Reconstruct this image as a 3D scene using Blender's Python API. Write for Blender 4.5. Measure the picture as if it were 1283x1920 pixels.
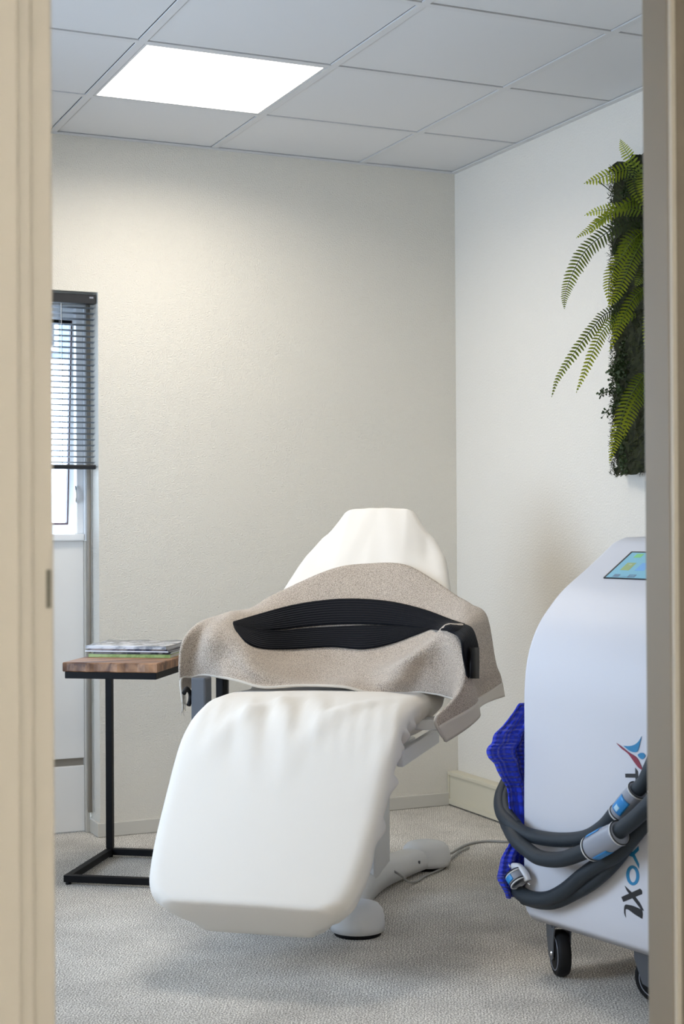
import bpy, bmesh, math, random
from math import sin, cos, radians, pi
from mathutils import Vector as V, Matrix
from mathutils.bvhtree import BVHTree
random.seed(7)
for o in list(bpy.data.objects): bpy.data.objects.remove(o)
SC = bpy.context.scene
COL = SC.collection

# ------------------------------------------------------------------ camera
FPX, YAW, PIT, ROL = 2831.87, .4226, .0066, -.0055
CAM = V((-2.8685, -5.2708, 1.1179))
W, H = 1283, 1920
_F = V((sin(YAW)*cos(PIT), cos(YAW)*cos(PIT), sin(PIT)))
_R0 = V((cos(YAW), -sin(YAW), 0)); _U0 = _R0.cross(_F)
_R = cos(ROL)*_R0 + sin(ROL)*_U0; _U = -sin(ROL)*_R0 + cos(ROL)*_U0
cd = bpy.data.cameras.new('camera'); co = bpy.data.objects.new('camera', cd); COL.objects.link(co)
cd.sensor_fit = 'VERTICAL'; cd.sensor_height = 36; cd.lens = FPX/H*36
cd.clip_start = .05; cd.clip_end = 200
cd.dof.use_dof = True; cd.dof.focus_distance = 4.3; cd.dof.aperture_fstop = 5.6
M = Matrix((_R, _U, -_F)).transposed().to_4x4(); M.translation = CAM; co.matrix_world = M
SC.camera = co

# ------------------------------------------------------------------ sky, light, exposure
SC.view_settings.view_transform = 'Standard'; SC.view_settings.look = 'None'
SC.view_settings.gamma = 1; SC.view_settings.use_curve_mapping = False
SC.view_settings.exposure = 1.1
wd = bpy.data.worlds.new('overcast_sky'); SC.world = wd; wd.use_nodes = True
bg = wd.node_tree.nodes['Background']; bg.inputs[0].default_value = (.62, .78, 1, 1); bg.inputs[1].default_value = 6.2
SC.cycles.max_bounces = 12; SC.cycles.diffuse_bounces = 8; SC.cycles.glossy_bounces = 4
SC.cycles.sample_clamp_indirect = 6; SC.cycles.use_denoising = True
SC.cycles.caustics_reflective = False; SC.cycles.caustics_refractive = False
def portal(name, loc, rot, sx, sy):
    l = bpy.data.lights.new(name, 'AREA'); l.shape = 'RECTANGLE'; l.size = sx; l.size_y = sy
    l.cycles.is_portal = True
    o = bpy.data.objects.new(name, l); o.location = loc; o.rotation_euler = rot; COL.objects.link(o)
portal('portal_side_window', (-3.56, -1.5, 1.3), (0, radians(-90), 0), 1.6, 1.5)
portal('portal_back_window', (-1.98, .28, 1.5), (radians(-90), 0, 0), .98, .95)

# ------------------------------------------------------------------ geometry helpers
def ray(x, y): return _F + _R*((x-W/2)/FPX) - _U*((y-H/2)/FPX)
def on_plane(x, y, p0, n):
    d = ray(x, y); return CAM + d*((V(p0)-CAM).dot(V(n))/d.dot(V(n)))
def on_z(x, y, z): return on_plane(x, y, (0, 0, z), (0, 0, 1))
def on_x(x, y, X): return on_plane(x, y, (X, 0, 0), (1, 0, 0))
def on_y(x, y, Y): return on_plane(x, y, (0, Y, 0), (0, 1, 0))

def emp(name, loc, label=None, cat=None, group=None):
    o = bpy.data.objects.new(name, None); o.location = loc; o.empty_display_size = .05; COL.objects.link(o)
    if label: o['label'] = label
    if cat: o['category'] = cat
    if group: o['group'] = group
    return o
def root_loc(p):
    while p.parent: p = p.parent
    return p.location
def link(name, me, mat, parent=None, origin=None):
    """me has world-space vertices; the object's origin becomes its thing's base."""
    if parent: org = V(root_loc(parent))
    else: org = V(origin) if origin is not None else V((0, 0, 0))
    me.transform(Matrix.Translation(-org))
    o = bpy.data.objects.new(name, me); COL.objects.link(o)
    if parent: o.parent = parent
    else: o.location = org
    if mat:
        for m in (mat if isinstance(mat, (list, tuple)) else [mat]): me.materials.append(m)
    return o
def mk(name, vs, fs, mat, parent=None, smooth=False, origin=None, uvs=None):
    me = bpy.data.meshes.new(name); me.from_pydata([tuple(v) for v in vs], [], fs)
    if smooth:
        me.polygons.foreach_set('use_smooth', [True]*len(me.polygons))
    if uvs:
        uv = me.uv_layers.new(name='UVMap')
        for lp in me.loops: uv.data[lp.index].uv = uvs[lp.vertex_index]
    me.update()
    return link(name, me, mat, parent, origin)
def from_bm(name, bm, mat, parent=None, smooth=False, origin=None):
    me = bpy.data.meshes.new(name); bmesh.ops.recalc_face_normals(bm, faces=bm.faces); bm.to_mesh(me); bm.free()
    if smooth: me.polygons.foreach_set('use_smooth', [True]*len(me.polygons))
    return link(name, me, mat, parent, origin)
def bbox(bm, c, sx, sy, sz, ax=V((1,0,0)), ay=V((0,1,0)), bev=0, seg=2, az=V((0,0,1))):
    """box centred at c with half-free axes ax, ay"""
    ax, ay, az = V(ax), V(ay), V(az)
    vs = []
    for k in (-1, 1):
        for (i, j) in ((-1,-1),(1,-1),(1,1),(-1,1)):
            vs.append(bm.verts.new(V(c)+ax*(i*sx/2)+ay*(j*sy/2)+az*(k*sz/2)))
    fs = [bm.faces.new([vs[q] for q in f]) for f in ((3,2,1,0),(4,5,6,7),(0,1,5,4),(1,2,6,5),(2,3,7,6),(3,0,4,7))]
    if bev:
        es = {e for f in fs for e in f.edges}
        bmesh.ops.bevel(bm, geom=list(es), offset=bev, segments=seg, affect='EDGES', profile=.5)
def box(name, lo, hi, mat, parent=None, bev=0, origin=None):
    bm = bmesh.new(); lo, hi = V(lo), V(hi); d = hi-lo
    bbox(bm, (lo+hi)/2, d.x, d.y, d.z, bev=bev)
    return from_bm(name, bm, mat, parent, origin=origin)
def obox(name, c, sx, sy, sz, ax, ay, mat, parent=None, bev=0, origin=None, az=(0,0,1)):
    bm = bmesh.new(); bbox(bm, c, sx, sy, sz, ax, ay, bev, az=az); return from_bm(name, bm, mat, parent, origin=origin)
def cat_rom(pts, n):
    """n samples over a Catmull-Rom through pts (V or tuples)"""
    pts = [V(p) for p in pts]; m = len(pts)-1; out = []
    for k in range(n):
        u = k/(n-1)*m; i = min(int(u), m-1); f = u-i
        p0 = pts[i-1] if i else pts[0]*2-pts[1]
        p1, p2 = pts[i], pts[i+1]; p3 = pts[i+2] if i+2 <= m else pts[m]*2-pts[m-1]
        out.append(.5*((2*p1)+(p2-p0)*f+(2*p0-5*p1+4*p2-p3)*f*f+(3*p1-p0-3*p2+p3)*f**3))
    return out
def tube(name, pts, r, mat, parent=None, n=12, samples=None, cap=True, flat=1.0, up=None, origin=None, ribs=None):
    P = cat_rom(pts, samples) if samples else [V(p) for p in pts]
    vs, fs = [], []; prev = None; L = 0
    for i, p in enumerate(P):
        t = (P[min(i+1, len(P)-1)]-P[max(i-1, 0)]).normalized()
        if prev is None:
            a = V((0,0,1)) if abs(t.z) < .9 else V((1,0,0)); prev = (a-t*a.dot(t)).normalized()
        prev = (prev-t*prev.dot(t)).normalized(); b = t.cross(prev)
        rr = r[min(i*len(r)//len(P), len(r)-1)] if isinstance(r, (list, tuple)) else r
        if ribs: rr = rr*(1+ribs*(1 if i % 2 else -1))
        for k in range(n):
            a = 2*pi*k/n; vs.append(p+prev*(rr*cos(a))+b*(rr*flat*sin(a)))
    for i in range(len(P)-1):
        for k in range(n):
            k2 = (k+1) % n; fs.append((i*n+k, i*n+k2, (i+1)*n+k2, (i+1)*n+k))
    if cap: fs.append(tuple(range(n))[::-1]); fs.append(tuple((len(P)-1)*n+k for k in range(n)))
    return mk(name, vs, fs, mat, parent, True, origin)
def prism(name, poly, d, mat, parent=None, bev=0, origin=None, smooth=False):
    """closed planar polygon (world points) extruded by vector d"""
    bm = bmesh.new(); a = [bm.verts.new(p) for p in poly]; b = [bm.verts.new(V(p)+V(d)) for p in poly]
    bm.faces.new(a); bm.faces.new(b[::-1])
    for i in range(len(a)): bm.faces.new((a[i], b[i], b[(i+1) % len(a)], a[(i+1) % len(a)]))
    if bev: bmesh.ops.bevel(bm, geom=[e for e in bm.edges], offset=bev, segments=2, affect='EDGES')
    return from_bm(name, bm, mat, parent, smooth, origin)
def grid(name, G, mat, parent=None, thick=0, origin=None, uv=False, closed_u=False):
    """G[i][j] world points -> smooth sheet, thickened both ways if thick"""
    nu, nv = len(G), len(G[0]); vs = [p for r in G for p in r]; fs = []
    for i in range(nu-1):
        for j in range(nv-1): fs.append((i*nv+j, i*nv+j+1, (i+1)*nv+j+1, (i+1)*nv+j))
    if thick:
        N = [[None]*nv for _ in range(nu)]
        for i in range(nu):
            for j in range(nv):
                du = G[min(i+1,nu-1)][j]-G[max(i-1,0)][j]; dv = G[i][min(j+1,nv-1)]-G[i][max(j-1,0)]
                N[i][j] = du.cross(dv).normalized() if du.cross(dv).length > 1e-12 else V((0,0,1))
        m = nu*nv
        vs = [G[i][j]+N[i][j]*thick/2 for i in range(nu) for j in range(nv)]+[G[i][j]-N[i][j]*thick/2 for i in range(nu) for j in range(nv)]
        fs = [f for f in fs]+[tuple(m+q for q in f[::-1]) for f in fs]
        ring = [i*nv for i in range(nu)]+[(nu-1)*nv+j for j in range(1, nv)]+[i*nv+nv-1 for i in range(nu-2, -1, -1)]+[j for j in range(nv-2, 0, -1)]
        for k in range(len(ring)):
            a, b = ring[k], ring[(k+1) % len(ring)]; fs.append((a, b, b+m, a+m))
    uvs = None
    if uv:
        uvs = [(i/(nu-1), j/(nv-1)) for i in range(nu) for j in range(nv)]
        if thick: uvs = uvs*2
    bm = bmesh.new(); me = bpy.data.meshes.new(name); me.from_pydata([tuple(v) for v in vs], [], fs)
    if uvs:
        u = me.uv_layers.new(name='UVMap')
        for lp in me.loops: u.data[lp.index].uv = uvs[lp.vertex_index]
    bm.from_mesh(me); bmesh.ops.recalc_face_normals(bm, faces=bm.faces); bm.to_mesh(me); bm.free()
    me.polygons.foreach_set('use_smooth', [True]*len(me.polygons))
    return link(name, me, mat, parent, origin)
def struct(o): o['kind'] = 'structure'; return o

# ------------------------------------------------------------------ materials
def srgb(r, g, b):
    f = lambda c: (c/255/12.92 if c/255 <= .04045 else ((c/255+.055)/1.055)**2.4)
    return (f(r), f(g), f(b), 1)
def mat(name, col, rough=.6, metal=0, bump=0, scale=100, detail=4, var=0, vscale=None, sheen=0, spec=.5, coat=0, emit=0, sub=0, coords='Object'):
    m = bpy.data.materials.new(name); m.use_nodes = True; t = m.node_tree; p = t.nodes['Principled BSDF']
    c = col if len(col) == 4 else (*col, 1)
    p.inputs['Base Color'].default_value = c; p.inputs['Roughness'].default_value = rough; p.inputs['Metallic'].default_value = metal
    p.inputs['Specular IOR Level'].default_value = spec; p.inputs['Coat Weight'].default_value = coat
    p.inputs['Sheen Weight'].default_value = sheen
    if emit: p.inputs['Emission Color'].default_value = c; p.inputs['Emission Strength'].default_value = emit
    if bump or var:
        tc = t.nodes.new('ShaderNodeTexCoord'); nz = t.nodes.new('ShaderNodeTexNoise')
        nz.inputs['Scale'].default_value = scale; nz.inputs['Detail'].default_value = detail
        t.links.new(tc.outputs[coords], nz.inputs['Vector'])
        if bump:
            b = t.nodes.new('ShaderNodeBump'); b.inputs['Strength'].default_value = min(1, bump); b.inputs['Distance'].default_value = .002*max(1, bump)
            t.links.new(nz.outputs[0], b.inputs['Height']); t.links.new(b.outputs[0], p.inputs['Normal'])
        if var:
            n2 = nz
            if vscale:
                n2 = t.nodes.new('ShaderNodeTexNoise'); n2.inputs['Scale'].default_value = vscale; n2.inputs['Detail'].default_value = 5
                t.links.new(tc.outputs[coords], n2.inputs['Vector'])
            r = t.nodes.new('ShaderNodeMapRange'); r.inputs[1].default_value = .3; r.inputs[2].default_value = .7
            r.inputs[3].default_value = 1-var; r.inputs[4].default_value = 1+var
            mx = t.nodes.new('ShaderNodeMix'); mx.data_type = 'RGBA'; mx.blend_type = 'MULTIPLY'; mx.inputs[0].default_value = 1
            mx.inputs[6].default_value = c
            t.links.new(n2.outputs[0], r.inputs[0]); t.links.new(r.outputs[0], mx.inputs[7]); t.links.new(mx.outputs[2], p.inputs['Base Color'])
    return m
m_wall = mat('cream_textured_wallpaper', (.76, .72, .64), .9, bump=2.5, scale=230, detail=4)
m_wall_r = mat('smooth_cream_wall', (.76, .73, .67), .85, bump=1.5, scale=150)
m_tile = mat('ceiling_tile_white', (.66, .66, .66), .95, bump=.12, scale=300)
m_grid = mat('grid_bar_white', (.62, .62, .62), .6)
m_void = mat('void_and_gap_shade', (.02, .02, .02), .9)  # void above the tiles, and painted shadow under the pipe casing
m_trim = mat('cream_painted_wood', (.575, .55, .495), .45, spec=.4)
m_trim_grey = mat('greige_and_shaded_trim', (.29, .26, .22), .45, spec=.4)  # pipe greige; on the right jamb it paints in the shade
m_white_door = mat('white_lacquered_door', (.80, .80, .79), .35)
m_pvc = mat('white_pvc', (.82, .84, .86), .3)
m_black = mat('black_powder_coated_steel', (.004, .004, .005), .5, bump=.1, scale=600, spec=.15)
m_blind = mat('dark_aluminium_blind', (.014, .016, .02), .5, metal=.3)
m_slat = mat('blue_grey_aluminium_slat', (.24, .28, .33), .35, metal=.2)
m_cover = mat('white_jersey_cover', (.75, .71, .65), .9, bump=.25, scale=900, sheen=.1)
m_plastic = mat('light_grey_moulded_plastic', (.66, .67, .68), .35, spec=.4)
m_greym = mat('grey_painted_metal', (.085, .092, .105), .45)
m_rubber = mat('black_rubber', (.008, .008, .009), .6, spec=.2)
m_machine = mat('white_gloss_lacquer', (.61, .615, .66), .5, coat=0)
m_hose = mat('dark_slate_hose_sleeve', (.014, .021, .029), .6, bump=.3, scale=500, sheen=0)
m_cuff = mat('grey_plastic_cuff', (.26, .28, .33), .35)
m_chrome = mat('chrome', (.75, .75, .76), .15, metal=1)
m_bluetxt = mat('blue_print', srgb(28, 122, 170), .5)
m_redtxt = mat('dark_red_print', srgb(130, 22, 52), .5)
m_blacktxt = mat('black_print', (.01, .01, .012), .5)
m_moss = mat('dark_moss', (.014, .018, .004), .95, var=.6, scale=60)
m_stem = mat('dark_stem', (.03, .045, .01), .7)
m_cable = mat('grey_cable', (.30, .30, .29), .5)
m_duct = mat('beige_enamelled_casing', (.62, .58, .46), .5)
m_steel = mat('brushed_strike_plate', (.22, .22, .2), .35, metal=.8)

def fern_mat(name, base, tip):
    m = bpy.data.materials.new(name); m.use_nodes = True; t = m.node_tree; p = t.nodes['Principled BSDF']
    p.inputs['Roughness'].default_value = .45
    uv = t.nodes.new('ShaderNodeUVMap'); sp = t.nodes.new('ShaderNodeSeparateXYZ'); cr = t.nodes.new('ShaderNodeValToRGB')
    cr.color_ramp.elements[0].color = base; cr.color_ramp.elements[0].position = .15; cr.color_ramp.elements[1].color = tip; cr.color_ramp.elements[1].position = .8
    t.links.new(uv.outputs[0], sp.inputs[0]); t.links.new(sp.outputs[0], cr.inputs[0]); t.links.new(cr.outputs[0], p.inputs['Base Color'])
    tr = t.nodes.new('ShaderNodeBsdfTranslucent'); t.links.new(cr.outputs[0], tr.inputs[0])
    mx = t.nodes.new('ShaderNodeMixShader'); mx.inputs[0].default_value = .3
    t.links.new(p.outputs[0], mx.inputs[1]); t.links.new(tr.outputs[0], mx.inputs[2])
    t.links.new(mx.outputs[0], t.nodes['Material Output'].inputs[0]); return m
m_fern = fern_mat('fern_green', (.13, .19, .008, 1), (.42, .46, .02, 1))
m_fern_dark = fern_mat('fern_dark_green', (.02, .035, .006, 1), (.22, .28, .015, 1))
m_leaf = mat('small_dark_leaf', (.04, .07, .02), .6)

# carpet: loop pile, grey and beige flecks, fine ribs
m_carpet = bpy.data.materials.new('grey_beige_loop_carpet'); m_carpet.use_nodes = True
t = m_carpet.node_tree; p = t.nodes['Principled BSDF']; p.inputs['Roughness'].default_value = 1; p.inputs['Specular IOR Level'].default_value = .1
tc = t.nodes.new('ShaderNodeTexCoord')
n1 = t.nodes.new('ShaderNodeTexNoise'); n1.inputs['Scale'].default_value = 260; n1.inputs['Detail'].default_value = 3
n2 = t.nodes.new('ShaderNodeTexNoise'); n2.inputs['Scale'].default_value = 5; n2.inputs['Detail'].default_value = 6; n2.inputs['Roughness'].default_value = .6
mp = t.nodes.new('ShaderNodeMapping'); mp.inputs['Rotation'].default_value = (0, 0, radians(28))
wv = t.nodes.new('ShaderNodeTexWave'); wv.inputs['Scale'].default_value = 42; wv.inputs['Distortion'].default_value = 1.2; wv.inputs['Detail'].default_value = 2
for n in (n1, n2, mp): t.links.new(tc.outputs['Object'], n.inputs['Vector'])
t.links.new(mp.outputs[0], wv.inputs['Vector'])
cr = t.nodes.new('ShaderNodeValToRGB'); cr.color_ramp.elements[0].position = .38; cr.color_ramp.elements[1].position = .62
cr.color_ramp.elements[0].color = (.20, .18, .155, 1); cr.color_ramp.elements[1].color = (.98, .94, .87, 1)
t.links.new(n1.outputs[0], cr.inputs[0])
r2 = t.nodes.new('ShaderNodeMapRange'); r2.inputs[1].default_value = .35; r2.inputs[2].default_value = .65; r2.inputs[3].default_value = .84; r2.inputs[4].default_value = 1.08
t.links.new(n2.outputs[0], r2.inputs[0])
r3 = t.nodes.new('ShaderNodeMapRange'); r3.inputs[3].default_value = .88; r3.inputs[4].default_value = 1.08
t.links.new(wv.outputs['Fac'], r3.inputs[0])
mm = t.nodes.new('ShaderNodeMath'); mm.operation = 'MULTIPLY'; t.links.new(r2.outputs[0], mm.inputs[0]); t.links.new(r3.outputs[0], mm.inputs[1])
mx = t.nodes.new('ShaderNodeMix'); mx.data_type = 'RGBA'; mx.blend_type = 'MULTIPLY'; mx.inputs[0].default_value = 1
t.links.new(cr.outputs[0], mx.inputs[6]); t.links.new(mm.outputs[0], mx.inputs[7]); t.links.new(mx.outputs[2], p.inputs['Base Color'])
bp = t.nodes.new('ShaderNodeBump'); bp.inputs['Strength'].default_value = .8; bp.inputs['Distance'].default_value = .004
t.links.new(n1.outputs[0], bp.inputs['Height']); t.links.new(bp.outputs[0], p.inputs['Normal'])

# terry cloth
def terry(name, c0, c1, sc=420):
    m = bpy.data.materials.new(name); m.use_nodes = True; t = m.node_tree; p = t.nodes['Principled BSDF']
    p.inputs['Roughness'].default_value = 1; p.inputs['Specular IOR Level'].default_value = .1; p.inputs['Sheen Weight'].default_value = .3
    tc = t.nodes.new('ShaderNodeTexCoord'); n = t.nodes.new('ShaderNodeTexNoise'); n.inputs['Scale'].default_value = sc; n.inputs['Detail'].default_value = 2
    cr = t.nodes.new('ShaderNodeValToRGB'); cr.color_ramp.elements[0].position = .36; cr.color_ramp.elements[1].position = .6
    cr.color_ramp.elements[0].color = c0; cr.color_ramp.elements[1].color = c1
    b = t.nodes.new('ShaderNodeBump'); b.inputs['Strength'].default_value = 1; b.inputs['Distance'].default_value = .004
    t.links.new(tc.outputs['Object'], n.inputs['Vector']); t.links.new(n.outputs[0], cr.inputs[0]); t.links.new(cr.outputs[0], p.inputs['Base Color'])
    t.links.new(n.outputs[0], b.inputs['Height']); t.links.new(b.outputs[0], p.inputs['Normal']); return m
m_terry = terry('beige_terry', (.31, .25, .20, 1), (.64, .55, .46, 1), 380)
m_hem = mat('beige_woven_hem', (.62, .57, .50), .8, bump=.3, scale=500)

def ribbed(name, col, scale, axis='Y', strength=.8, dist=.003, rough=.8):
    m = bpy.data.materials.new(name); m.use_nodes = True; t = m.node_tree; p = t.nodes['Principled BSDF']
    p.inputs['Base Color'].default_value = col; p.inputs['Roughness'].default_value = rough; p.inputs['Specular IOR Level'].default_value = .2
    uv = t.nodes.new('ShaderNodeUVMap'); w = t.nodes.new('ShaderNodeTexWave'); w.bands_direction = axis; w.inputs['Scale'].default_value = scale
    b = t.nodes.new('ShaderNodeBump'); b.inputs['Strength'].default_value = strength; b.inputs['Distance'].default_value = dist
    t.links.new(uv.outputs[0], w.inputs['Vector']); t.links.new(w.outputs['Fac'], b.inputs['Height']); t.links.new(b.outputs[0], p.inputs['Normal'])
    return m
m_band = ribbed('black_ribbed_elastic', (.0035, .0045, .008, 1), 3.2, rough=.8)
# waffle weave
m_waffle = bpy.data.materials.new('blue_waffle_weave'); m_waffle.use_nodes = True
t = m_waffle.node_tree; p = t.nodes['Principled BSDF']; p.inputs['Base Color'].default_value = (.004, .035, .75, 1); p.inputs['Roughness'].default_value = .85; p.inputs['Sheen Weight'].default_value = .15
uv = t.nodes.new('ShaderNodeUVMap'); w1 = t.nodes.new('ShaderNodeTexWave'); w1.inputs['Scale'].default_value = 12; w2 = t.nodes.new('ShaderNodeTexWave'); w2.bands_direction = 'Y'; w2.inputs['Scale'].default_value = 5
w1.inputs['Distortion'].default_value = .6; w2.inputs['Distortion'].default_value = .6
ad = t.nodes.new('ShaderNodeMath'); b = t.nodes.new('ShaderNodeBump'); b.inputs['Distance'].default_value = .009
for w in (w1, w2): t.links.new(uv.outputs[0], w.inputs['Vector'])
t.links.new(w1.outputs['Fac'], ad.inputs[0]); t.links.new(w2.outputs['Fac'], ad.inputs[1]); t.links.new(ad.outputs[0], b.inputs['Height']); t.links.new(b.outputs[0], p.inputs['Normal'])
# wood
m_wood = bpy.data.materials.new('rustic_brown_wood'); m_wood.use_nodes = True
t = m_wood.node_tree; p = t.nodes['Principled BSDF']; p.inputs['Roughness'].default_value = .5
tc = t.nodes.new('ShaderNodeTexCoord'); mp = t.nodes.new('ShaderNodeMapping'); mp.inputs['Rotation'].default_value = (0, 0, radians(-50)); mp.inputs['Scale'].default_value = (3, 30, 12)
n = t.nodes.new('ShaderNodeTexNoise'); n.inputs['Scale'].default_value = 1.5; n.inputs['Detail'].default_value = 8; n.inputs['Distortion'].default_value = .6
cr = t.nodes.new('ShaderNodeValToRGB'); cr.color_ramp.elements[0].position = .35; cr.color_ramp.elements[1].position = .7
cr.color_ramp.elements[0].color = (.085, .035, .018, 1); cr.color_ramp.elements[1].color = (.42, .22, .11, 1)
t.links.new(tc.outputs['Object'], mp.inputs[0]); t.links.new(mp.outputs[0], n.inputs['Vector']); t.links.new(n.outputs[0], cr.inputs[0]); t.links.new(cr.outputs[0], p.inputs['Base Color'])
# glass
m_glass = bpy.data.materials.new('clear_glass'); m_glass.use_nodes = True
t = m_glass.node_tree; p = t.nodes['Principled BSDF']; tr = t.nodes.new('ShaderNodeBsdfTransparent'); gl = t.nodes.new('ShaderNodeBsdfGlossy'); gl.inputs['Roughness'].default_value = .02
mxs = t.nodes.new('ShaderNodeMixShader'); lw = t.nodes.new('ShaderNodeFresnel'); lw.inputs[0].default_value = 1.45
t.links.new(lw.outputs[0], mxs.inputs[0]); t.links.new(tr.outputs[0], mxs.inputs[1]); t.links.new(gl.outputs[0], mxs.inputs[2]); t.links.new(mxs.outputs[0], t.nodes['Material Output'].inputs[0])
m_panel_light = bpy.data.materials.new('lit_opal_diffuser'); m_panel_light.use_nodes = True
t = m_panel_light.node_tree; a_ = t.nodes.new('ShaderNodeBsdfTransparent'); e_ = t.nodes.new('ShaderNodeEmission'); e_.inputs[0].default_value = (1, .96, .9, 1); e_.inputs[1].default_value = 2.4
x_ = t.nodes.new('ShaderNodeMixShader'); t.links.new(a_.outputs[0], x_.inputs[1]); t.links.new(e_.outputs[0], x_.inputs[2]); t.links.new(x_.outputs[0], t.nodes['Material Output'].inputs[0])
m_panel_off = m_panel_light

# ------------------------------------------------------------------ room shell
CZ = 2.4983; XL = -3.6; YN = -3.40
struct(box('floor', (XL, -6.4, -.1), (.1, .4, 0), m_carpet))
WX0, WX1, WT = -2.48, -1.45, 1.943
bm = bmesh.new()
bbox(bm, ((WX1+.1)/2, .17, 1.3), .1-WX1, .34, 2.6)
bbox(bm, ((XL+WX0)/2, .17, 1.3), WX0-XL, .34, 2.6)
bbox(bm, ((WX0+WX1)/2, .17, (WT+2.6)/2), WX1-WX0, .34, 2.6-WT)
struct(from_bm('wall_back', bm, m_wall))
struct(box('wall_right', (0, -6.4, 0), (.1, 0, 2.6), m_wall_r))
bm = bmesh.new()
bbox(bm, (XL-.05, -4.30, 1.3), .1, 4.2, 2.6); bbox(bm, (XL-.05, -.23, 1.3), .1, 1.14, 2.6)
bbox(bm, (XL-.05, -1.5, .25), .1, 1.4, .5); bbox(bm, (XL-.05, -1.5, 2.35), .1, 1.4, .5)
struct(from_bm('wall_left', bm, m_wall_r))
# near wall with the doorway
DX0, DX1, DH = -2.50, -1.42, 2.12
bm = bmesh.new()
bbox(bm, ((XL+DX0)/2, -3.41, 1.3), DX0-XL, .10, 2.6); bbox(bm, (DX1/2, -3.41, 1.3), -DX1, .10, 2.6)
bbox(bm, ((DX0+DX1)/2, -3.41, (DH+2.6)/2), DX1-DX0, .10, 2.6-DH)
struct(from_bm('wall_near', bm, m_wall_r))
struct(box('wall_corridor', (XL, -6.5, 0), (.1, -6.4, 2.6), m_wall_r))
# side window outside the picture, the daylight source
w = emp('window_2', (XL, -1.5, .5)); struct(w)
for lo, hi in (((XL-.07, -2.20, .5), (XL-.02, -2.14, 2.1)), ((XL-.07, -.86, .5), (XL-.02, -.80, 2.1)), ((XL-.07, -2.14, .5), (XL-.02, -.86, .56)), ((XL-.07, -2.14, 2.04), (XL-.02, -.86, 2.1)), ((XL-.07, -1.53, .56), (XL-.02, -1.47, 2.04))):
    box('frame', lo, hi, m_pvc, w)
box('pane', (XL-.05, -2.14, .56), (XL-.045, -1.53, 2.04), m_glass, w); box('pane', (XL-.05, -1.47, .56), (XL-.045, -.86, 2.04), m_glass, w)
struct(box('trim_3', (XL-.02, -2.24, .47), (XL+.10, -.76, .5), m_white_door))

# ------------------------------------------------------------------ ceiling: slab, grid bars, tiles, light panel
ceil = struct(box('ceiling', (XL, -6.4, CZ+.05), (.1, .1, CZ+.15), m_void))
U3, V1 = .4122, .4941
xs = [0, -U3] + [-U3-.6*k for k in range(1, 6)] + [XL]
ys = [0, -V1] + [-V1-.6*k for k in range(1, 5)] + [-3.36]
LIGHT = (2, 1)     # cell index of the lit panel
for i in range(len(xs)-1):
    for j in range(len(ys)-1):
        x1, x0 = xs[i], xs[i+1]; y1, y0 = ys[j], ys[j+1]
        if x1-x0 < .05 or y1-y0 < .05: continue
        g = .0150
        if (i, j) == LIGHT: continue
        bm = bmesh.new(); bbox(bm, ((x0+x1)/2, (y0+y1)/2, CZ+.010), x1-x0-2*g, y1-y0-2*g, .016, bev=.0015, seg=1)
        from_bm('ceiling_tile', bm, m_tile, ceil)
for i in range(1, len(xs)-1):
    box('grid_bar', (xs[i]-.012, ys[-1], CZ-.001), (xs[i]+.012, 0, CZ+.004), m_grid, ceil)
for j in range(1, len(ys)-1):
    for i in range(len(xs)-1):
        if xs[i]-xs[i+1] < .05: continue
        box('grid_bar', (xs[i+1]+.012, ys[j]-.012, CZ-.001), (xs[i]-.012, ys[j]+.012, CZ+.004), m_grid, ceil)
struct(box('trim_1', (XL, -.022, CZ-.004), (0, 0, CZ), m_grid)); struct(box('trim_2', (-.022, -3.36, CZ-.004), (0, -.022, CZ), m_grid))
for (ci, cj), lab_ in ((LIGHT, 'bright square flush light panel glowing white among the ceiling tiles'),):
  lx1, lx0, ly1, ly0 = xs[ci], xs[ci+1], ys[cj], ys[cj+1]
  lp = emp('ceiling_light', ((lx0+lx1)/2, (ly0+ly1)/2, CZ), lab_, 'ceiling light')
  g = .014
  box('diffuser', (lx0+g+.008, ly0+g+.008, CZ+.001), (lx1-g-.008, ly1-g-.008, CZ+.0016), m_panel_light, lp)
  ld = bpy.data.lights.new('led_array', 'AREA'); ld.shape = 'SQUARE'; ld.size = .56; ld.energy = 26; ld.color = (1, .915, .79); ld.spread = radians(160)
  lo_ = bpy.data.objects.new('led_array', ld); COL.objects.link(lo_); lo_.parent = lp; lo_.location = (0, 0, .008)
  box('light_tray', (lx0+g+.008, ly0+g+.008, CZ+.012), (lx1-g-.008, ly1-g-.008, CZ+.018), m_grid, lp)
  bm = bmesh.new()
  for (a, b_, c, d) in ((lx0+g, ly0+g, lx0+g+.008, ly1-g), (lx1-g-.008, ly0+g, lx1-g, ly1-g), (lx0+g+.008, ly0+g, lx1-g-.008, ly0+g+.008), (lx0+g+.008, ly1-g-.008, lx1-g-.008, ly1-g)):
      bbox(bm, ((a+c)/2, (b_+d)/2, CZ+.006), c-a, d-b_, .012)
  from_bm('frame', bm, m_grid, lp)
# corridor ceiling, plus an added unseen light panel that brightens the door frame
struct(box('ceiling_corridor', (XL, -6.4, CZ), (.1, -3.46, CZ+.04), m_tile)).name = 'ceiling_2'
cl = emp('ceiling_light', (-2.9, -5.6, CZ), 'added unseen light panel behind the viewpoint, brightening the door frame', 'ceiling light')
box('diffuser', (-3.2, -5.9, CZ-.008), (-2.6, -5.3, CZ-.002), mat('added_corridor_diffuser', (1, .95, .87), .5, emit=20), cl)
box('frame', (-3.22, -5.92, CZ-.006), (-2.58, -5.28, CZ-.0005), m_grid, cl)

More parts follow.
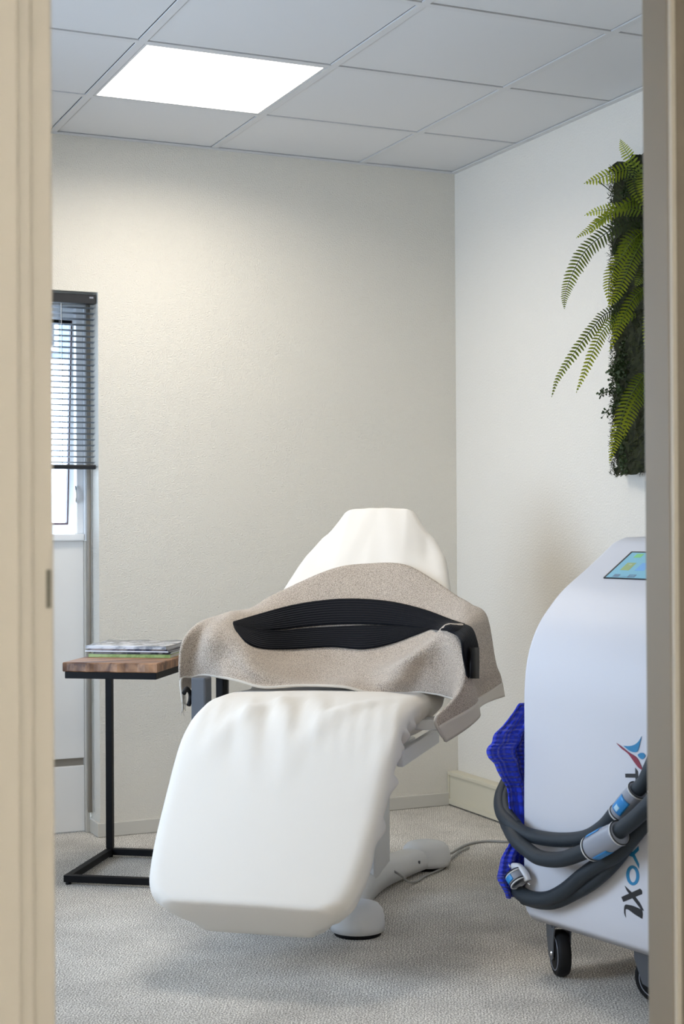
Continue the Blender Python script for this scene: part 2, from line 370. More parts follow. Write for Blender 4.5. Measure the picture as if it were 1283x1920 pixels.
# ------------------------------------------------------------------ skirting, casing along the right wall
bm = bmesh.new(); bbox(bm, ((WX1-.012-.047)/2, -.006, .0255), -.047-(WX1-.012), .012, .049, bev=.002)
bbox(bm, (WX1-.006, .06, .0255), .012, .12, .049, bev=.002)
struct(from_bm('baseboard_back', bm, m_trim))
struct(box('baseboard_left', (XL, -3.36, 0), (XL+.012, 0, .05), m_trim))
pc = emp('pipe_casing', (-.03, -1.6, 0), 'long low beige boxed pipe casing along the foot of the right wall', 'pipe casing')
box('casing_body', (-.044, -3.34, .012), (-.001, -.004, .118), m_duct, pc)
box('top_cover', (-.050, -3.34, .1195), (-.001, -.002, .134), m_duct, pc, bev=.002)
box('bottom_rail', (-.049, -3.34, .006), (-.0445, -.002, .026), m_duct, pc, bev=.001)
box('end_strip', (-.049, -.012, .026), (-.0445, -.002, .1195), m_duct, pc)
box('gap_shade_strip', (-.035, -3.34, .0), (-.001, -.004, .0118), m_void, pc)  # black strip standing in for the shadow under the casing

# ------------------------------------------------------------------ doorway frame nearest the viewer
d = emp('door_1', (-2.0, -3.42, 0)); struct(d)
def jamb(name, x0, x1, y0, y1, m=m_trim, bev=.003): return box(name, (x0, y0, 0), (x1, y1, DH), m, d, bev=bev)
jamb('architrave', -2.62, -2.481, -3.475, -3.462)
jamb('jamb', -2.500, -2.4625, -3.462, -3.35)
jamb('door_stop', -2.4623, -2.4345, -3.450, -3.37)
box('strike_plate', (-2.4445, -3.4525, 1.016), (-2.4385, -3.4495, 1.062), m_steel, d, bev=.001)
jamb('door_stop', -1.503, -1.462, -3.424, -3.36, m_trim_grey)  # right side of the frame darker, its shade put into the colour
jamb('jamb', -1.4615, -1.42, -3.436, -3.35, m_trim_grey, .004)
jamb('edge_highlight_strip', -1.502, -1.4935, -3.432, -3.4245, m_trim, .001)  # lighter strip, the jamb's edge highlight put into its colour
jamb('architrave', -1.448, -1.29, -3.475, -3.462, m_trim_grey)
box('head_jamb', (-2.50, -3.462, DH-.045), (-1.42, -3.35, DH), m_trim, d)

# ------------------------------------------------------------------ back window and the white panelled leaf below it
w = emp('window_1', (-1.97, .14, 0)); struct(w)
box('frame', (-1.4745, .10, .0), (-1.4605, .16, 1.055), m_trim, w, bev=.002); box('frame', (-1.4745, .10, 1.056), (-1.4605, .16, WT), m_pvc, w, bev=.002)  # upper length whiter, the daylight on the stile put into its colour
box('frame', (WX0+.01, .10, 0), (WX0+.06, .16, WT), m_trim, w, bev=.002)
box('frame', (WX0+.06, .10, WT-.04), (-1.4745, .16, WT), m_pvc, w, bev=.003)
box('lower_panel', (WX0+.06, .118, .268), (-1.475, .15, 1.055), m_white_door, w, bev=.002)
box('lower_panel', (WX0+.06, .118, .004), (-1.475, .15, .240), m_white_door, w, bev=.002)
box('groove', (WX0+.06, .132, .240), (-1.476, .148, .268), m_trim_grey, w)
box('sill', (WX0+.06, .100, 1.055), (-1.4755, .16, 1.080), m_pvc, w, bev=.004)
box('frame', (-1.500, .118, 1.08), (-1.4745, .16, WT-.04), m_pvc, w, bev=.003)      # right stile of the fixed frame
# top hung sash pushed outward
th = math.atan2(.075, .78)
def sashp(x, h, k):          # h down from the hinge, k out from its plane
    return V((x, .165+h*sin(th)+k*cos(th), 1.895-h*cos(th)+k*sin(th)))
def sash_bar(name, x0, x1, h0, h1, k0, k1, m, par):
    vs = [sashp(x, h, k) for k in (k0, k1) for (x, h) in ((x0, h0), (x1, h0), (x1, h1), (x0, h1))]
    return mk(name, vs, [(0,1,2,3),(7,6,5,4),(0,4,5,1),(1,5,6,2),(2,6,7,3),(3,7,4,0)], m, par)
sash_bar('sash_frame', -1.502, -1.478, 0, .82, 0, .04, m_pvc, w); sash_bar('sash_frame', WX0+.07, WX0+.11, 0, .82, 0, .04, m_pvc, w)
sash_bar('sash_frame', WX0+.07, -1.478, -.03, -.0002, 0, .04, m_pvc, w); sash_bar('sash_frame', WX0+.11, -1.502, 0, .035, 0, .04, m_pvc, w); sash_bar('sash_frame', WX0+.11, -1.502, .785, .82, 0, .04, m_pvc, w)
m_gasket = mat('dark_red_brown_glazing_bead', (.05, .012, .018), .5)
sash_bar('glazing_bead', -1.507, -1.5021, .035, .785, -.003, .02, m_gasket, w); sash_bar('glazing_bead', WX0+.11, -1.507, .035, .047, -.003, .02, m_black, w)
sash_bar('glazing_bead', WX0+.11, -1.507, .779, .785, -.003, .02, m_gasket, w)
sash_bar('pane', WX0+.11, -1.507, .035, .785, .012, .016, m_glass, w)
hp = on_y(141, 927, .115)
tube('window_handle', [hp+V((0,.0,.03)), hp+V((0,-.012,.018)), hp+V((0,-.014,-.018)), hp+V((0,0,-.03))], .004, m_chrome, w, samples=9)
# small heating pipe in the recess
tp = tube('heating_pipe', [V((-1.464, .085, .075)), V((-1.464, .085, 1.93))], .0078, m_trim_grey, n=16, origin=(-1.464, .085, 0))
tp['label'] = 'thin greige vertical pipe in the recess beside the white panel'; tp['category'] = 'pipe'
# venetian blind
bl = emp('venetian_blind', (-1.96, .03, 1.94), 'dark slatted venetian blind half lowered over the narrow window', 'blind')
BX0, BX1 = WX0+.01, -1.4555
box('head_rail', (BX0, .012, 1.902), (BX1, .040, 1.936), m_blind, bl, bev=.001)
box('end_tag', (BX1-.022, .0105, 1.921), (BX1-.008, .0118, 1.927), m_cuff, bl)
nsl = 28
for k in range(nsl):
    z = 1.888-k*(1.888-1.335)/(nsl-1)
    G = [[V((x, .026+v*.0125, z+.0018*(1-v*v)-v*.0017)) for v in (-1, -.5, 0, .5, 1)] for x in (BX0+.002, BX1-.001)]
    grid('slat', G, m_slat, bl, thick=.0006)
box('bottom_rail', (BX0, .014, 1.311), (BX1, .038, 1.327), m_blind, bl, bev=.003)
for cx_ in (-1.58, -2.36):
    for yy in (.0125, .0395): tube('ladder_cord', [V((cx_, yy, 1.90)), V((cx_, yy, 1.325))], .0007, m_pvc, bl, n=5)
    tube('lift_cord', [V((cx_+.006, .026, 1.90)), V((cx_+.006, .026, 1.325))], .0009, m_blind, bl, n=5)

# outside
struct(box('ground_outside', (-12, .5, -.4), (8, 30, -.3), mat('pale_paving', (.6, .6, .58), .9))).name = 'ground'
nb = emp('building', (1, 14, -.3), 'slate-blue clad building with small windows seen through the blind', 'building')
m_rend = mat('slate_blue_cladding', (.12, .16, .22), .9); m_dk = mat('dark_window_glass', (.01, .012, .015), .3)
box('wall', (-1.2, 14, 3.25), (3.6, 17, 7.5), m_rend, nb); box('ground_storey', (-1.2, 14, -.3), (3.6, 17, 3.25), mat('white_render', (.9, .9, .9), .9), nb)
for kx in (-.6, 1.18, 2.7):
    fr_ = box('window', (kx, 13.95, 3.35), (kx+.6, 13.999, 3.95), m_pvc, nb); box('pane', (kx+.05, 13.93, 3.40), (kx+.27, 13.949, 3.90), m_dk, fr_); box('pane', (kx+.33, 13.93, 3.40), (kx+.55, 13.949, 3.90), m_dk, fr_)

# ------------------------------------------------------------------ side table and magazines
e1 = V((.82, -.572, 0)); e2 = V((.572, .82, 0)).normalized()
A = on_z(119, 1659, 0.0); A.z = 0
tb = emp('side_table', A, 'small side table with thick wooden top on a black square-tube frame', 'table')
TL1, TL2, BT = .305, .42, .022
TZ = .688
def tbx(name, u0, u1, v0, v1, z0, z1, m, par=tb, bev=.001, org=None):
    c = A+e1*((u0+u1)/2)+e2*((v0+v1)/2); c.z = (z0+z1)/2
    return obox(name, c, u1-u0, v1-v0, z1-z0, e1, e2, m, par, bev, origin=org)
# wooden top with a slightly wavy live edge
bm = bmesh.new(); NU = 24
rows = []
for zz in (TZ-.029, TZ-.026, TZ-.003, TZ):
    ins = .002 if zz in (TZ-.029, TZ) else 0
    ring = []
    for k in range(NU+1): u = k/NU; ring.append((ins+u*(TL1-2*ins), ins+.0022*sin(u*19)+.001*sin(u*41)))
    for k in range(1, 9): ring.append((TL1-ins, k/8*(TL2-ins)))
    for k in range(1, NU+1): ring.append((TL1-ins-k/NU*(TL1-2*ins), TL2-ins))
    for k in range(1, 8): ring.append((ins, (1-k/8)*(TL2-ins)))
    rows.append([bm.verts.new(A+e1*u+e2*v+V((0,0,zz))) for u, v in ring])
for a, b_ in zip(rows, rows[1:]):
    for k in range(len(a)): bm.faces.new((a[k], a[(k+1) % len(a)], b_[(k+1) % len(a)], b_[k]))
bm.faces.new(rows[0][::-1]); bm.faces.new(rows[-1]); from_bm('tabletop', bm, m_wood, tb)
for nm, a in (('top_rail', (.005, .30, .006, .006+BT)), ('top_rail', (.005, .30, TL2-.006-BT, TL2-.006)), ('top_rail', (.005, .005+BT, .0062+BT, TL2-.0062-BT)), ('top_rail', (.278, .30, .0062+BT, TL2-.0062-BT))):
    tbx(nm, *a, TZ-.029-.0215, TZ-.0295, m_black)
PV = .41
tbx('upright', .0, BT, PV-BT, PV, .030, TZ-.0512, m_black)
tbx('upright', .40, .40+BT, PV-BT, PV, .030, TZ-.0512, m_black)
tbx('top_rail', .3005, .42, PV-BT, PV, TZ-.0505, TZ-.0295, m_black)
tbx('base_rail', 0, .422, 0, BT, .008, .029, m_black); tbx('base_rail', 0, .422, PV-BT, PV, .008, .029, m_black)
tbx('base_rail', 0, BT, BT+.0005, PV-BT-.0005, .008, .029, m_black); tbx('base_rail', .40, .422, BT+.0005, PV-BT-.0005, .008, .029, m_black)
for u, v in ((.012, .011), (.41, .011), (.012, PV-.011), (.41, PV-.011)): tube('foot_pad', [A+e1*u+e2*v+V((0,0,.0)), A+e1*u+e2*v+V((0,0,.0085))], .009, m_rubber, tb)
m_paper = mat('magazine_pages', (.72, .72, .74), .7, var=.08, scale=900)
def cover_mat(name, a, b_, sc=14):
    m = bpy.data.materials.new(name); m.use_nodes = True; t = m.node_tree; p = t.nodes['Principled BSDF']; p.inputs['Roughness'].default_value = .2
    tc = t.nodes.new('ShaderNodeTexCoord'); n = t.nodes.new('ShaderNodeTexNoise'); n.inputs['Scale'].default_value = sc; n.inputs['Detail'].default_value = 3
    cr = t.nodes.new('ShaderNodeValToRGB'); cr.color_ramp.elements[0].position = .42; cr.color_ramp.elements[1].position = .58
    cr.color_ramp.elements[0].color = a; cr.color_ramp.elements[1].color = b_
    t.links.new(tc.outputs['Object'], n.inputs['Vector']); t.links.new(n.outputs[0], cr.inputs[0]); t.links.new(cr.outputs[0], p.inputs['Base Color']); return m
mags = [ # name label, left px, right px, thickness, rotation, cover, pages
 ('green covered magazine at the bottom of the stack', .000, .274, .0095, 0, cover_mat('green_cover', (.24, .34, .10, 1), (.34, .44, .16, 1), 60), m_paper, 0),
 ('dark covered magazine lying just above the green one', .016, .272, .0075, 1.2, cover_mat('dark_cover', (.012, .012, .016, 1), (.14, .12, .11, 1), 40), m_paper, .004),
 ('thin magazine with a white spine sticking out left in the middle of the stack', -.012, .268, .004, -1, cover_mat('navy_cover', (.02, .02, .05, 1), (.03, .03, .06, 1)), mat('white_pages', (.85, .85, .88), .6), .002),
 ('blue-black covered magazine directly under the plastic-wrapped one', .004, .262, .0055, .5, cover_mat('blue_black_cover', (.03, .03, .07, 1), (.30, .24, .22, 1), 30), m_paper, .003),
 ('grey plastic-wrapped magazine on top of the stack', -.010, .262, .009, -1.5, cover_mat('grey_cover', (.20, .21, .23, 1), (.62, .62, .64, 1), 22), mat('wrapped_pages', (.50, .50, .53), .3, var=.15, scale=300), 0)]
M0 = on_z(166, 1232, TZ); mz = TZ
for lab, u0, u1, th_, rot, cm, pm, back in mags:
    r = radians(rot); f1 = e1*cos(r)+e2*sin(r); f2 = e2*cos(r)-e1*sin(r)
    o0 = M0+e1*u0+e2*back; Lm = u1-u0; Dm = .205
    m_ = emp('magazine', V((o0.x, o0.y, mz)), lab, 'magazine', 'magazines stacked on the side table')
    c = o0+f1*Lm/2+f2*Dm/2
    obox('pages', V((c.x, c.y, mz+th_/2)), Lm-.003, Dm-.003, th_-.0016, f1, f2, pm, m_)
    nx = 14
    # covers: thin sheets; the top one is creased
    for side in (0, 1):
        last = lab.startswith('grey') and side
        G = []
        for i in range(nx+1):
            row = []
            for j in range(9):
                u, v = i/nx, j/8; lift = (.004*abs(sin(u*7+v*5))*v+.006*max(0, v-.6)*sin(u*9)**2) if last else 0
                q = o0+f1*(u*Lm)+f2*(v*Dm); row.append(V((q.x, q.y, mz+(.0004 if not side else th_-.0004)+lift)))
            G.append(row)
        grid('cover', G, cm, m_, thick=.0007)
    obox('spine', V(((o0+f1*Lm/2).x, (o0+f1*Lm/2).y, mz+th_/2))-f2*.0002, Lm, .0012, th_-.0006, f1, f2, cm if not lab.startswith('thin') else pm, m_)
    mz += th_+.0002

# ------------------------------------------------------------------ treatment chair
HD = radians(40.0); ca = V((sin(HD), cos(HD), 0)); cb = V((cos(HD), -sin(HD), 0)); CO = V((-1.571, -1.819, 0))
def CH(s, t, z): return CO+ca*s+cb*t+V((0, 0, z))
def chp(x, y, t):
    return on_plane(x, y, CO+cb*t, cb)
base = CH(.85, 0, 0)
ch = emp('treatment_chair', base, 'reclined treatment chair in a white stretch cover on a light grey base', 'chair')
# mattress surface path (s, z), half width, thickness
path = [(-.035, .205), (.06, .306), (.18, .430), (.27, .522), (.335, .575), (.42, .612), (.60, .628), (.78, .622), (.87, .632), (.93, .688), (1.0, .775), (1.10, .906), (1.20, 1.034), (1.292, 1.152)]
hw = [.262, .284, .296, .302, .300, .298, .295, .295, .300, .300, .285, .262, .222, .118]
hw_fr = {}
tk = [.152, .150, .14, .125, .135, .13, .12, .12, .12, .11, .10, .09, .08, .05]
NS = 210
pp = cat_rom([V((s, z, 0)) for s, z in path], NS); ww = cat_rom([V((a, b_, 0)) for a, b_ in zip(hw, tk)], NS)
# backrest outline sampled from its own table (fraction of backrest length -> half width)
bt = [(.30, .300), (.40, .300), (.5, .282), (.6, .266), (.71, .248), (.79, .231), (.89, .192), (.93, .165), (.96, .148), (1.0, .130), (1.02, .122)]
def btw(f):
    for (a, wa), (b_, wb) in zip(bt, bt[1:]):
        if a <= f <= b_: return wa+(wb-wa)*(f-a)/(b_-a)
    return bt[0][1] if f < bt[0][0] else bt[-1][1]
L0 = V((.88, .62)); Lb = V((.41, .526))
prof = []      # unit cross-section samples: (kind, param)
NT, NSD, NB, NC = 40, 10, 16, 6
def ring(w, h, crown=.006, un=.035):
    r = min(.035, h*.35); wb = w-un; out = []
    for k in range(NT+1):
        t_ = -(w-r)+2*(w-r)*k/NT; out.append((t_, crown*(1-(t_/w)**2)))
    for k in range(1, NC): a = pi/2*k/NC; out.append((w-r+r*sin(a), -r+r*cos(a)))
    for k in range(NSD+1): f = k/NSD; out.append((w-f*(w-wb)*f, -r-(h-2*r)*f))
    for k in range(1, NC): a = pi/2*k/NC; out.append((wb-r+r*cos(a), -h+r-r*sin(a)))
    for k in range(NB+1): out.append((wb-r-2*(wb-r)*k/NB, -h))
    for k in range(1, NC): a = pi/2*k/NC; out.append((-(wb-r)-r*sin(a), -h+r-r*cos(a)))
    for k in range(NSD+1): f = 1-k/NSD; out.append((-(w-f*(w-wb)*f), -r-(h-2*r)*f))
    for k in range(1, NC): a = pi/2*k/NC; out.append((-(w-r)-r*cos(a), -r+r*sin(a)))
    return out
def gauss(x, m, s): return math.exp(-((x-m)/s)**2)
rings = []
for i in range(NS):
    q = pp[i]; T = (pp[min(i+1, NS-1)]-pp[max(i-1, 0)]).normalized(); Nn = V((-T.y, T.x, 0))
    w_, h_ = ww[i].x, ww[i].y
    fb = (V((q.x, q.y))-L0).dot(Lb)/Lb.dot(Lb)
    if fb > .40: w_ = btw(fb)
    dd = max(0, 1-i/NS*1.55/.06)
    w_ -= .034*(1-math.sqrt(max(0, 1-dd*dd)))
    pts = ring(w_, h_, un=.035+.03*max(0, 1-i/NS*1.55/.25))
    R_ = []
    for k, (t_, d_) in enumerate(pts):
        s_, z_ = q.x+Nn.x*d_, q.y+Nn.y*d_
        top = d_ > -.03
        amp = 0
        u = i/NS
        # long soft folds running down from the lap over the knee, fading on the leg rest
        kn = gauss(q.x, .40, .14)
        if top:
            ph = t_*26+(q.x-.3)*(-16)
            amp += kn*(.0095*max(0, sin(ph))**2+.007*sin(t_*61+q.x*22+1.3)*max(0, sin(t_*9+2))+.0016*sin(t_*150+q.x*26))
        # gathers on the sides
        if not top and d_ > -h_+.012:
            sd = 1 if t_ > 0 else -1; legf = 1 if q.x < .5 else .35
            ph = q.x*70+d_*52+sd; am = (.013*legf*(.4+.6*gauss(q.x, .36, .2)) if sd > 0 else .003)*min(1, max(0, (q.x+.03)/.14))
            dt = am*(sin(ph)+.5*sin(ph*1.73+1))*min(1, (-d_-.03)/.03)
            t_ += sd*dt
        # foot end corner puckers
        if q.x < .03 and not top and t_ > .1: t_ += .003*sin(k*1.7)
        # head: a raised central pad with the sides falling back
        if fb > .55 and top:
            c0 = .095+.06*(1-min(1, fb)); fall = max(0, abs(t_)-c0); amp -= min(.03, fall*.45)*min(1, (fb-.55)/.25)
            amp += .0015*sin(abs(t_)*70+fb*12)
        elif fb > .55:
            amp -= min(.03, max(0, w_-.095-.06*(1-min(1, fb)))*.45)*min(1, (fb-.55)/.25)*max(0, 1+d_/h_)
        R_.append(CH(s_+Nn.x*amp, t_, z_+Nn.y*amp))
    rings.append(R_)
# rounded closure at both ends
def closing(i, sgn, h, bulge):
    q = pp[i]; T = (pp[1]-pp[0]).normalized() if i == 0 else (pp[NS-1]-pp[NS-2]).normalized()
    T3 = ca*T.x+V((0, 0, T.y)); c = sum(rings[i], V((0,0,0)))/len(rings[i]); out = []
    for f, ex in ((.985, .35), (.95, .7), (.88, .92), (.70, 1.0), (.40, 1.06), (.12, 1.08)):
        out.append([c+(p_-c)*f+T3*(sgn*bulge*ex) for p_ in rings[i]])
    return out
front = closing(0, -1, 0, .012); back = closing(NS-1, 1, 0, .012)
allr = front[::-1]+rings+back
n_ = len(allr[0]); vs = [p_ for r_ in allr for p_ in r_]; fs = []
for i in range(len(allr)-1):
    for k in range(n_): k2 = (k+1) % n_; fs.append((i*n_+k, i*n_+k2, (i+1)*n_+k2, (i+1)*n_+k))
fs.append(tuple(range(n_))[::-1]); fs.append(tuple((len(allr)-1)*n_+k for k in range(n_)))
mk('stretch_cover', vs, fs, m_cover, ch, True)
# frame under the seat, column, base
obox('seat_frame', CH(.66, .0, .455), .50, .42, .05, ca, cb, m_plastic, ch, .008)
obox('seat_rail', CH(.72, .262, .478), .46, .02, .045, ca, cb, m_plastic, ch, .004)
obox('lift_column', CH(.93, .0, .24), .20, .20, .38, ca, cb, m_plastic, ch, .012)
obox('column_sleeve', CH(.93, .0, .40), .16, .16, .12, ca, cb, m_plastic, ch, .01)
def capsule_cap(name, c, r, h, par):
    vs, fs = [], []; pr = [(1.0, .012), (1.02, .03), (1.0, h*.55), (.93, h*.78), (.78, h*.92), (.5, h*.99), (0.05, h)]
    n = 40
    for rr, z in pr:
        for k in range(n): a = 2*pi*k/n; vs.append(c+ca*(cos(a)*r*rr)+cb*(sin(a)*r*rr)+V((0,0,z)))
    for i in range(len(pr)-1):
        for k in range(n): k2 = (k+1) % n; fs.append((i*n+k, i*n+k2, (i+1)*n+k2, (i+1)*n+k))
    fs.append(tuple(range(n))[::-1]); fs.append(tuple((len(pr)-1)*n+k for k in range(n)))
    return mk(name, vs, fs, m_plastic, par, True)
def beam(sg, par):
    cl_ = [(.47, .145, .062), (.60, .085, .075), (.78, .055, .088), (.95, .055, .088), (1.10, .085, .078), (1.22, .118, .072), (1.30, .140, .068)]
    P_ = cat_rom([V((s, t_, z)) for s, t_, z in cl_], 40); G = []
    for i, q in enumerate(P_):
        T = (P_[min(i+1, 39)]-P_[max(i-1, 0)]); T.z = 0; T.normalize(); S = V((T.y, -T.x, 0))  # sideways
        hwid = .052; h = q.z; rg = []
        for (a, z) in ((-1, .015), (-1.0, h*.55), (-.9, h*.80), (-.7, h*.93), (-.4, h*.985), (0, h), (.4, h*.985), (.7, h*.93), (.9, h*.80), (1.0, h*.55), (1, .015)):
            c = q+S*(a*hwid); rg.append(CH(c.x, sg*c.y, z))
        G.append(rg)
    vs = [p_ for g_ in G for p_ in g_]; n = len(G[0]); fs = []
    for i in range(len(G)-1):
        for k in range(n): k2 = (k+1) % n; fs.append((i*n+k, i*n+k2, (i+1)*n+k2, (i+1)*n+k))
    fs.append(tuple(range(n))); fs.append(tuple((len(G)-1)*n+k for k in range(n))[::-1])
    bm = bmesh.new(); me = bpy.data.meshes.new('b'); me.from_pydata([tuple(v) for v in vs], [], fs); bm.from_mesh(me)
    return from_bm('base_beam', bm, m_plastic, par, True)
for sg in (1, -1):
    beam(sg, ch)
    capsule_cap('foot_cap', CH(.485, sg*.142, 0), .073, .088, ch); capsule_cap('foot_cap', CH(1.30, sg*.150, 0), .078, .085, ch)
    for s_ in (.485, 1.30):
        c = CH(s_, sg*(.142 if s_ < 1 else .15), 0); tube('rubber_foot', [c, c+V((0,0,.013))], .064, m_rubber, ch, n=28)
tube('screw', [CH(1.17, .148, .045), CH(1.17, .160, .045)], .005, m_greym, ch, n=10)
obox('base_plate', CH(.90, 0, .045), .34, .16, .05, ca, cb, m_plastic, ch, .01)
# arm rests: upright, pad, lever
for sg in (-1, 1):
    t_ = sg*.352
    obox('armrest_upright', CH(.60 if sg < 0 else .88, t_, .600), .055, .045, .15, ca, cb, m_greym, ch, .006)
    obox('armrest_bracket', CH(.72, sg*.30, .545), .08, .12, .03, ca, cb, m_plastic, ch, .004)
    obox('armrest_pad', CH(.80, sg*.372, .758), .22, .055, .036, ca, cb, m_rubber, ch, .018)
    if sg < 0: obox('armrest_link', CH(.72, sg*.335, .665), .035, .025, .18, ca, cb, m_rubber, ch, .004)
l0 = chp(352, 1290, -.385); tube('height_lever', [chp(345, 1300, -.39), chp(350, 1291, -.39), chp(357, 1300, -.39), chp(357, 1312, -.39), chp(354, 1322, -.39)], .0065, m_rubber, ch, samples=16, n=10)

# ------------------------------------------------------------------ beige towel over lap and arms
def Tp(x, y, t_): q = chp(x, y, t_); return q
cols = [
 [chp(343, 1322, -.43), chp(346, 1300, -.435), CH(.74, -.44, .62), CH(.88, -.43, .66)],
 [chp(340, 1275, -.43), chp(339, 1245, -.435), CH(.74, -.44, .74), CH(.90, -.425, .77)],
 [chp(362, 1271, -.405), chp(348, 1200, -.42), CH(.78, -.415, .812), CH(.92, -.40, .815)],
 [chp(388, 1268, -.365), chp(378, 1192, -.385), CH(.80, -.375, .83), CH(.94, -.365, .838)],
 [chp(418, 1273, -.30), chp(410, 1190, -.335), CH(.80, -.325, .822), CH(.97, -.32, .85)],
 [chp(455, 1282, -.24), chp(450, 1215, -.265), CH(.83, -.25, .775), CH(1.02, -.275, .883)],
 [chp(500, 1290, -.17), chp(500, 1252, -.19), CH(.89, -.17, .725), CH(1.07, -.20, .925)],
 [CH(.695, -.07, .642), CH(.79, -.08, .652), CH(.94, -.07, .728), CH(1.125, -.09, .968)],
 [CH(.72, .04, .643), CH(.81, .03, .655), CH(.95, .03, .735), CH(1.15, .0, .982)],
 [chp(700, 1302, .12), CH(.81, .12, .665), CH(.95, .12, .735), CH(1.145, .12, .976)],
 [chp(755, 1299, .20), chp(755, 1245, .22), CH(.92, .22, .75), CH(1.11, .22, .935)],
 [chp(800, 1301, .275), chp(805, 1210, .295), CH(.88, .30, .79), CH(1.05, .305, .885)],
 [chp(830, 1306, .33), chp(838, 1184, .35), CH(.87, .35, .815), CH(1.0, .36, .865)],
 [chp(850, 1314, .372), chp(866, 1205, .40), CH(.87, .395, .80), CH(.98, .41, .83)],
 [chp(843, 1326, .375), chp(878, 1262, .425), chp(880, 1270, .395), chp(928, 1240, .44)],
 [chp(816, 1352, .35), chp(887, 1305, .43), chp(893, 1300, .40), chp(938, 1270, .45)],
 [chp(835, 1394, .365), chp(896, 1350, .43), chp(896, 1331, .41), chp(945, 1308, .455)]]
NCU, NCV = 150, 70
cc = [cat_rom(c, NCV) for c in cols]
TG = [[None]*NCV for _ in range(NCU)]
for j in range(NCV):
    line = cat_rom([c[j] for c in cc], NCU)
    for i in range(NCU): TG[i][j] = line[i]
for i in range(NCU):
    for j in range(NCV):
        u, v = i/(NCU-1), j/(NCV-1)
        lap = gauss(u, .5, .22)
        dz = .0030*sin(v*22+u*9)*lap*(1-v)+.0022*sin((u*60-v*11))*gauss(u, .68, .07)*(1-v)+.002*sin(u*47+v*13)
        fold = (.019*gauss(u, .20, .13)*sin(u*42-v*9+.6)+.010*gauss(u, .70, .10)*sin(u*46+v*9))*gauss(v, .22, .20)
        fold += .004*sin(u*26+v*30)*lap*gauss(v, .15, .2)
        TG[i][j] = TG[i][j]+V((0, 0, dz+.004))-ca*fold
bvh_v = [p_ for r_ in TG for p_ in r_]; bvh_f = [(i*NCV+j, i*NCV+j+1, (i+1)*NCV+j+1, (i+1)*NCV+j) for i in range(NCU-1) for j in range(NCV-1)]
TB = BVHTree.FromPolygons([tuple(p_) for p_ in bvh_v], bvh_f)
tw = emp('bath_towel', CH(.85, 0, .66), 'beige terry towel draped across the seat and both armrests of the chair', 'towel')
grid('terry_cloth', TG, m_terry, tw, thick=.006)
# woven hem bands: right end, left fringe, rolled front edge
hemG = [[TG[i][j] for j in range(0, NCV)] for i in range(NCU-7, NCU)]
grid('hem_band', hemG, m_hem, tw, thick=.0085)
tube('front_hem', [TG[i][0] for i in range(0, NCU, 3)], .0042, m_hem, tw, samples=140, n=8)
for k in range(16):
    q = TG[0][int(k*1.6)]; tube('fringe', [q, q+V((random.uniform(-.004, .004), random.uniform(-.004, .004), -.018)), q+V((random.uniform(-.008, .008), random.uniform(-.006, .006), -.036))], .0011, m_hem, tw, n=5)

# ------------------------------------------------------------------ black elastic belt lying in a loop over the towel
def hit(x, y, off):
    d_ = ray(x, y).normalized(); r_ = TB.ray_cast(CAM, d_)
    if r_[0] is None: return None
    return r_[0]-d_*off
def band_pts(edge, n, off, tail=()):
    px = cat_rom([V((x, y, 0)) for x, y in edge], n); out = []; ds = []
    for q in px:
        h_ = hit(q.x, q.y, off); ds.append((h_-CAM).length if h_ is not None else None)
    good = [k for k, v_ in enumerate(ds) if v_ is not None]
    for k in range(n):
        if ds[k] is None:
            g_ = min(good, key=lambda z_: abs(z_-k)); ds[k] = ds[g_]
    for _ in range(6): ds = [ds[0]]+[(ds[k-1]+2*ds[k]+ds[k+1])/4 for k in range(1, n-1)]+[ds[-1]]
    return [CAM+ray(q.x, q.y).normalized()*dd for q, dd in zip(px, ds)]
bd = emp('elastic_belt', CH(.85, .0, .75), 'wide black elastic belt doubled in a loop across the beige towel', 'belt')
def band(name, up, lo, offu, offl, n=90, bulge=.006):
    U_ = cat_rom([V((x, y, 0)) for x, y in up], n); L_ = cat_rom([V((x, y, 0)) for x, y in lo], n); m = 11
    PX = [[U_[k]+(L_[k]-U_[k])*(q/(m-1)) for q in range(m)] for k in range(n)]
    D_ = [[None]*m for _ in range(n)]
    for k in range(n):
        for q in range(m):
            h_ = hit(PX[k][q].x, PX[k][q].y, offu+(offl-offu)*q/(m-1)+.004*sin(pi*q/(m-1)))
            if h_ is not None: D_[k][q] = (h_-CAM).length
    for k in range(n):
        for q in range(m):
            if D_[k][q] is None:
                c_ = [(abs(a-k)+3*abs(b_-q), D_[a][b_]) for a in range(n) for b_ in range(m) if D_[a][b_] is not None]; D_[k][q] = min(c_)[1]
    for _ in range(5):
        D_ = [[min(D_[k][q], (D_[max(k-1,0)][q]+D_[min(k+1,n-1)][q]+D_[k][max(q-1,0)]+D_[k][min(q+1,m-1)])/4+.0004) for q in range(m)] for k in range(n)]
    return grid(name, [[CAM+ray(PX[k][q].x, PX[k][q].y).normalized()*D_[k][q] for q in range(m)] for k in range(n)], m_band, bd, thick=.003, uv=True)
band('upper_strand', [(437,1166),(480,1153),(550,1134),(620,1124),(680,1123),(740,1129),(800,1144),(850,1163),(872,1170)],
     [(441,1174),(490,1181),(530,1180),(570,1175),(620,1171),(680,1170),(740,1173),(800,1179),(842,1184),(862,1192)], .008, .012)
band('lower_strand', [(437,1168),(480,1178),(520,1182),(570,1178),(620,1175),(680,1172.5),(730,1173),(780,1176),(815,1175)],
     [(441,1180),(462,1204),(490,1216),(545,1217),(620,1213),(680,1217),(730,1208),(780,1190),(812,1178)], .010, .010)
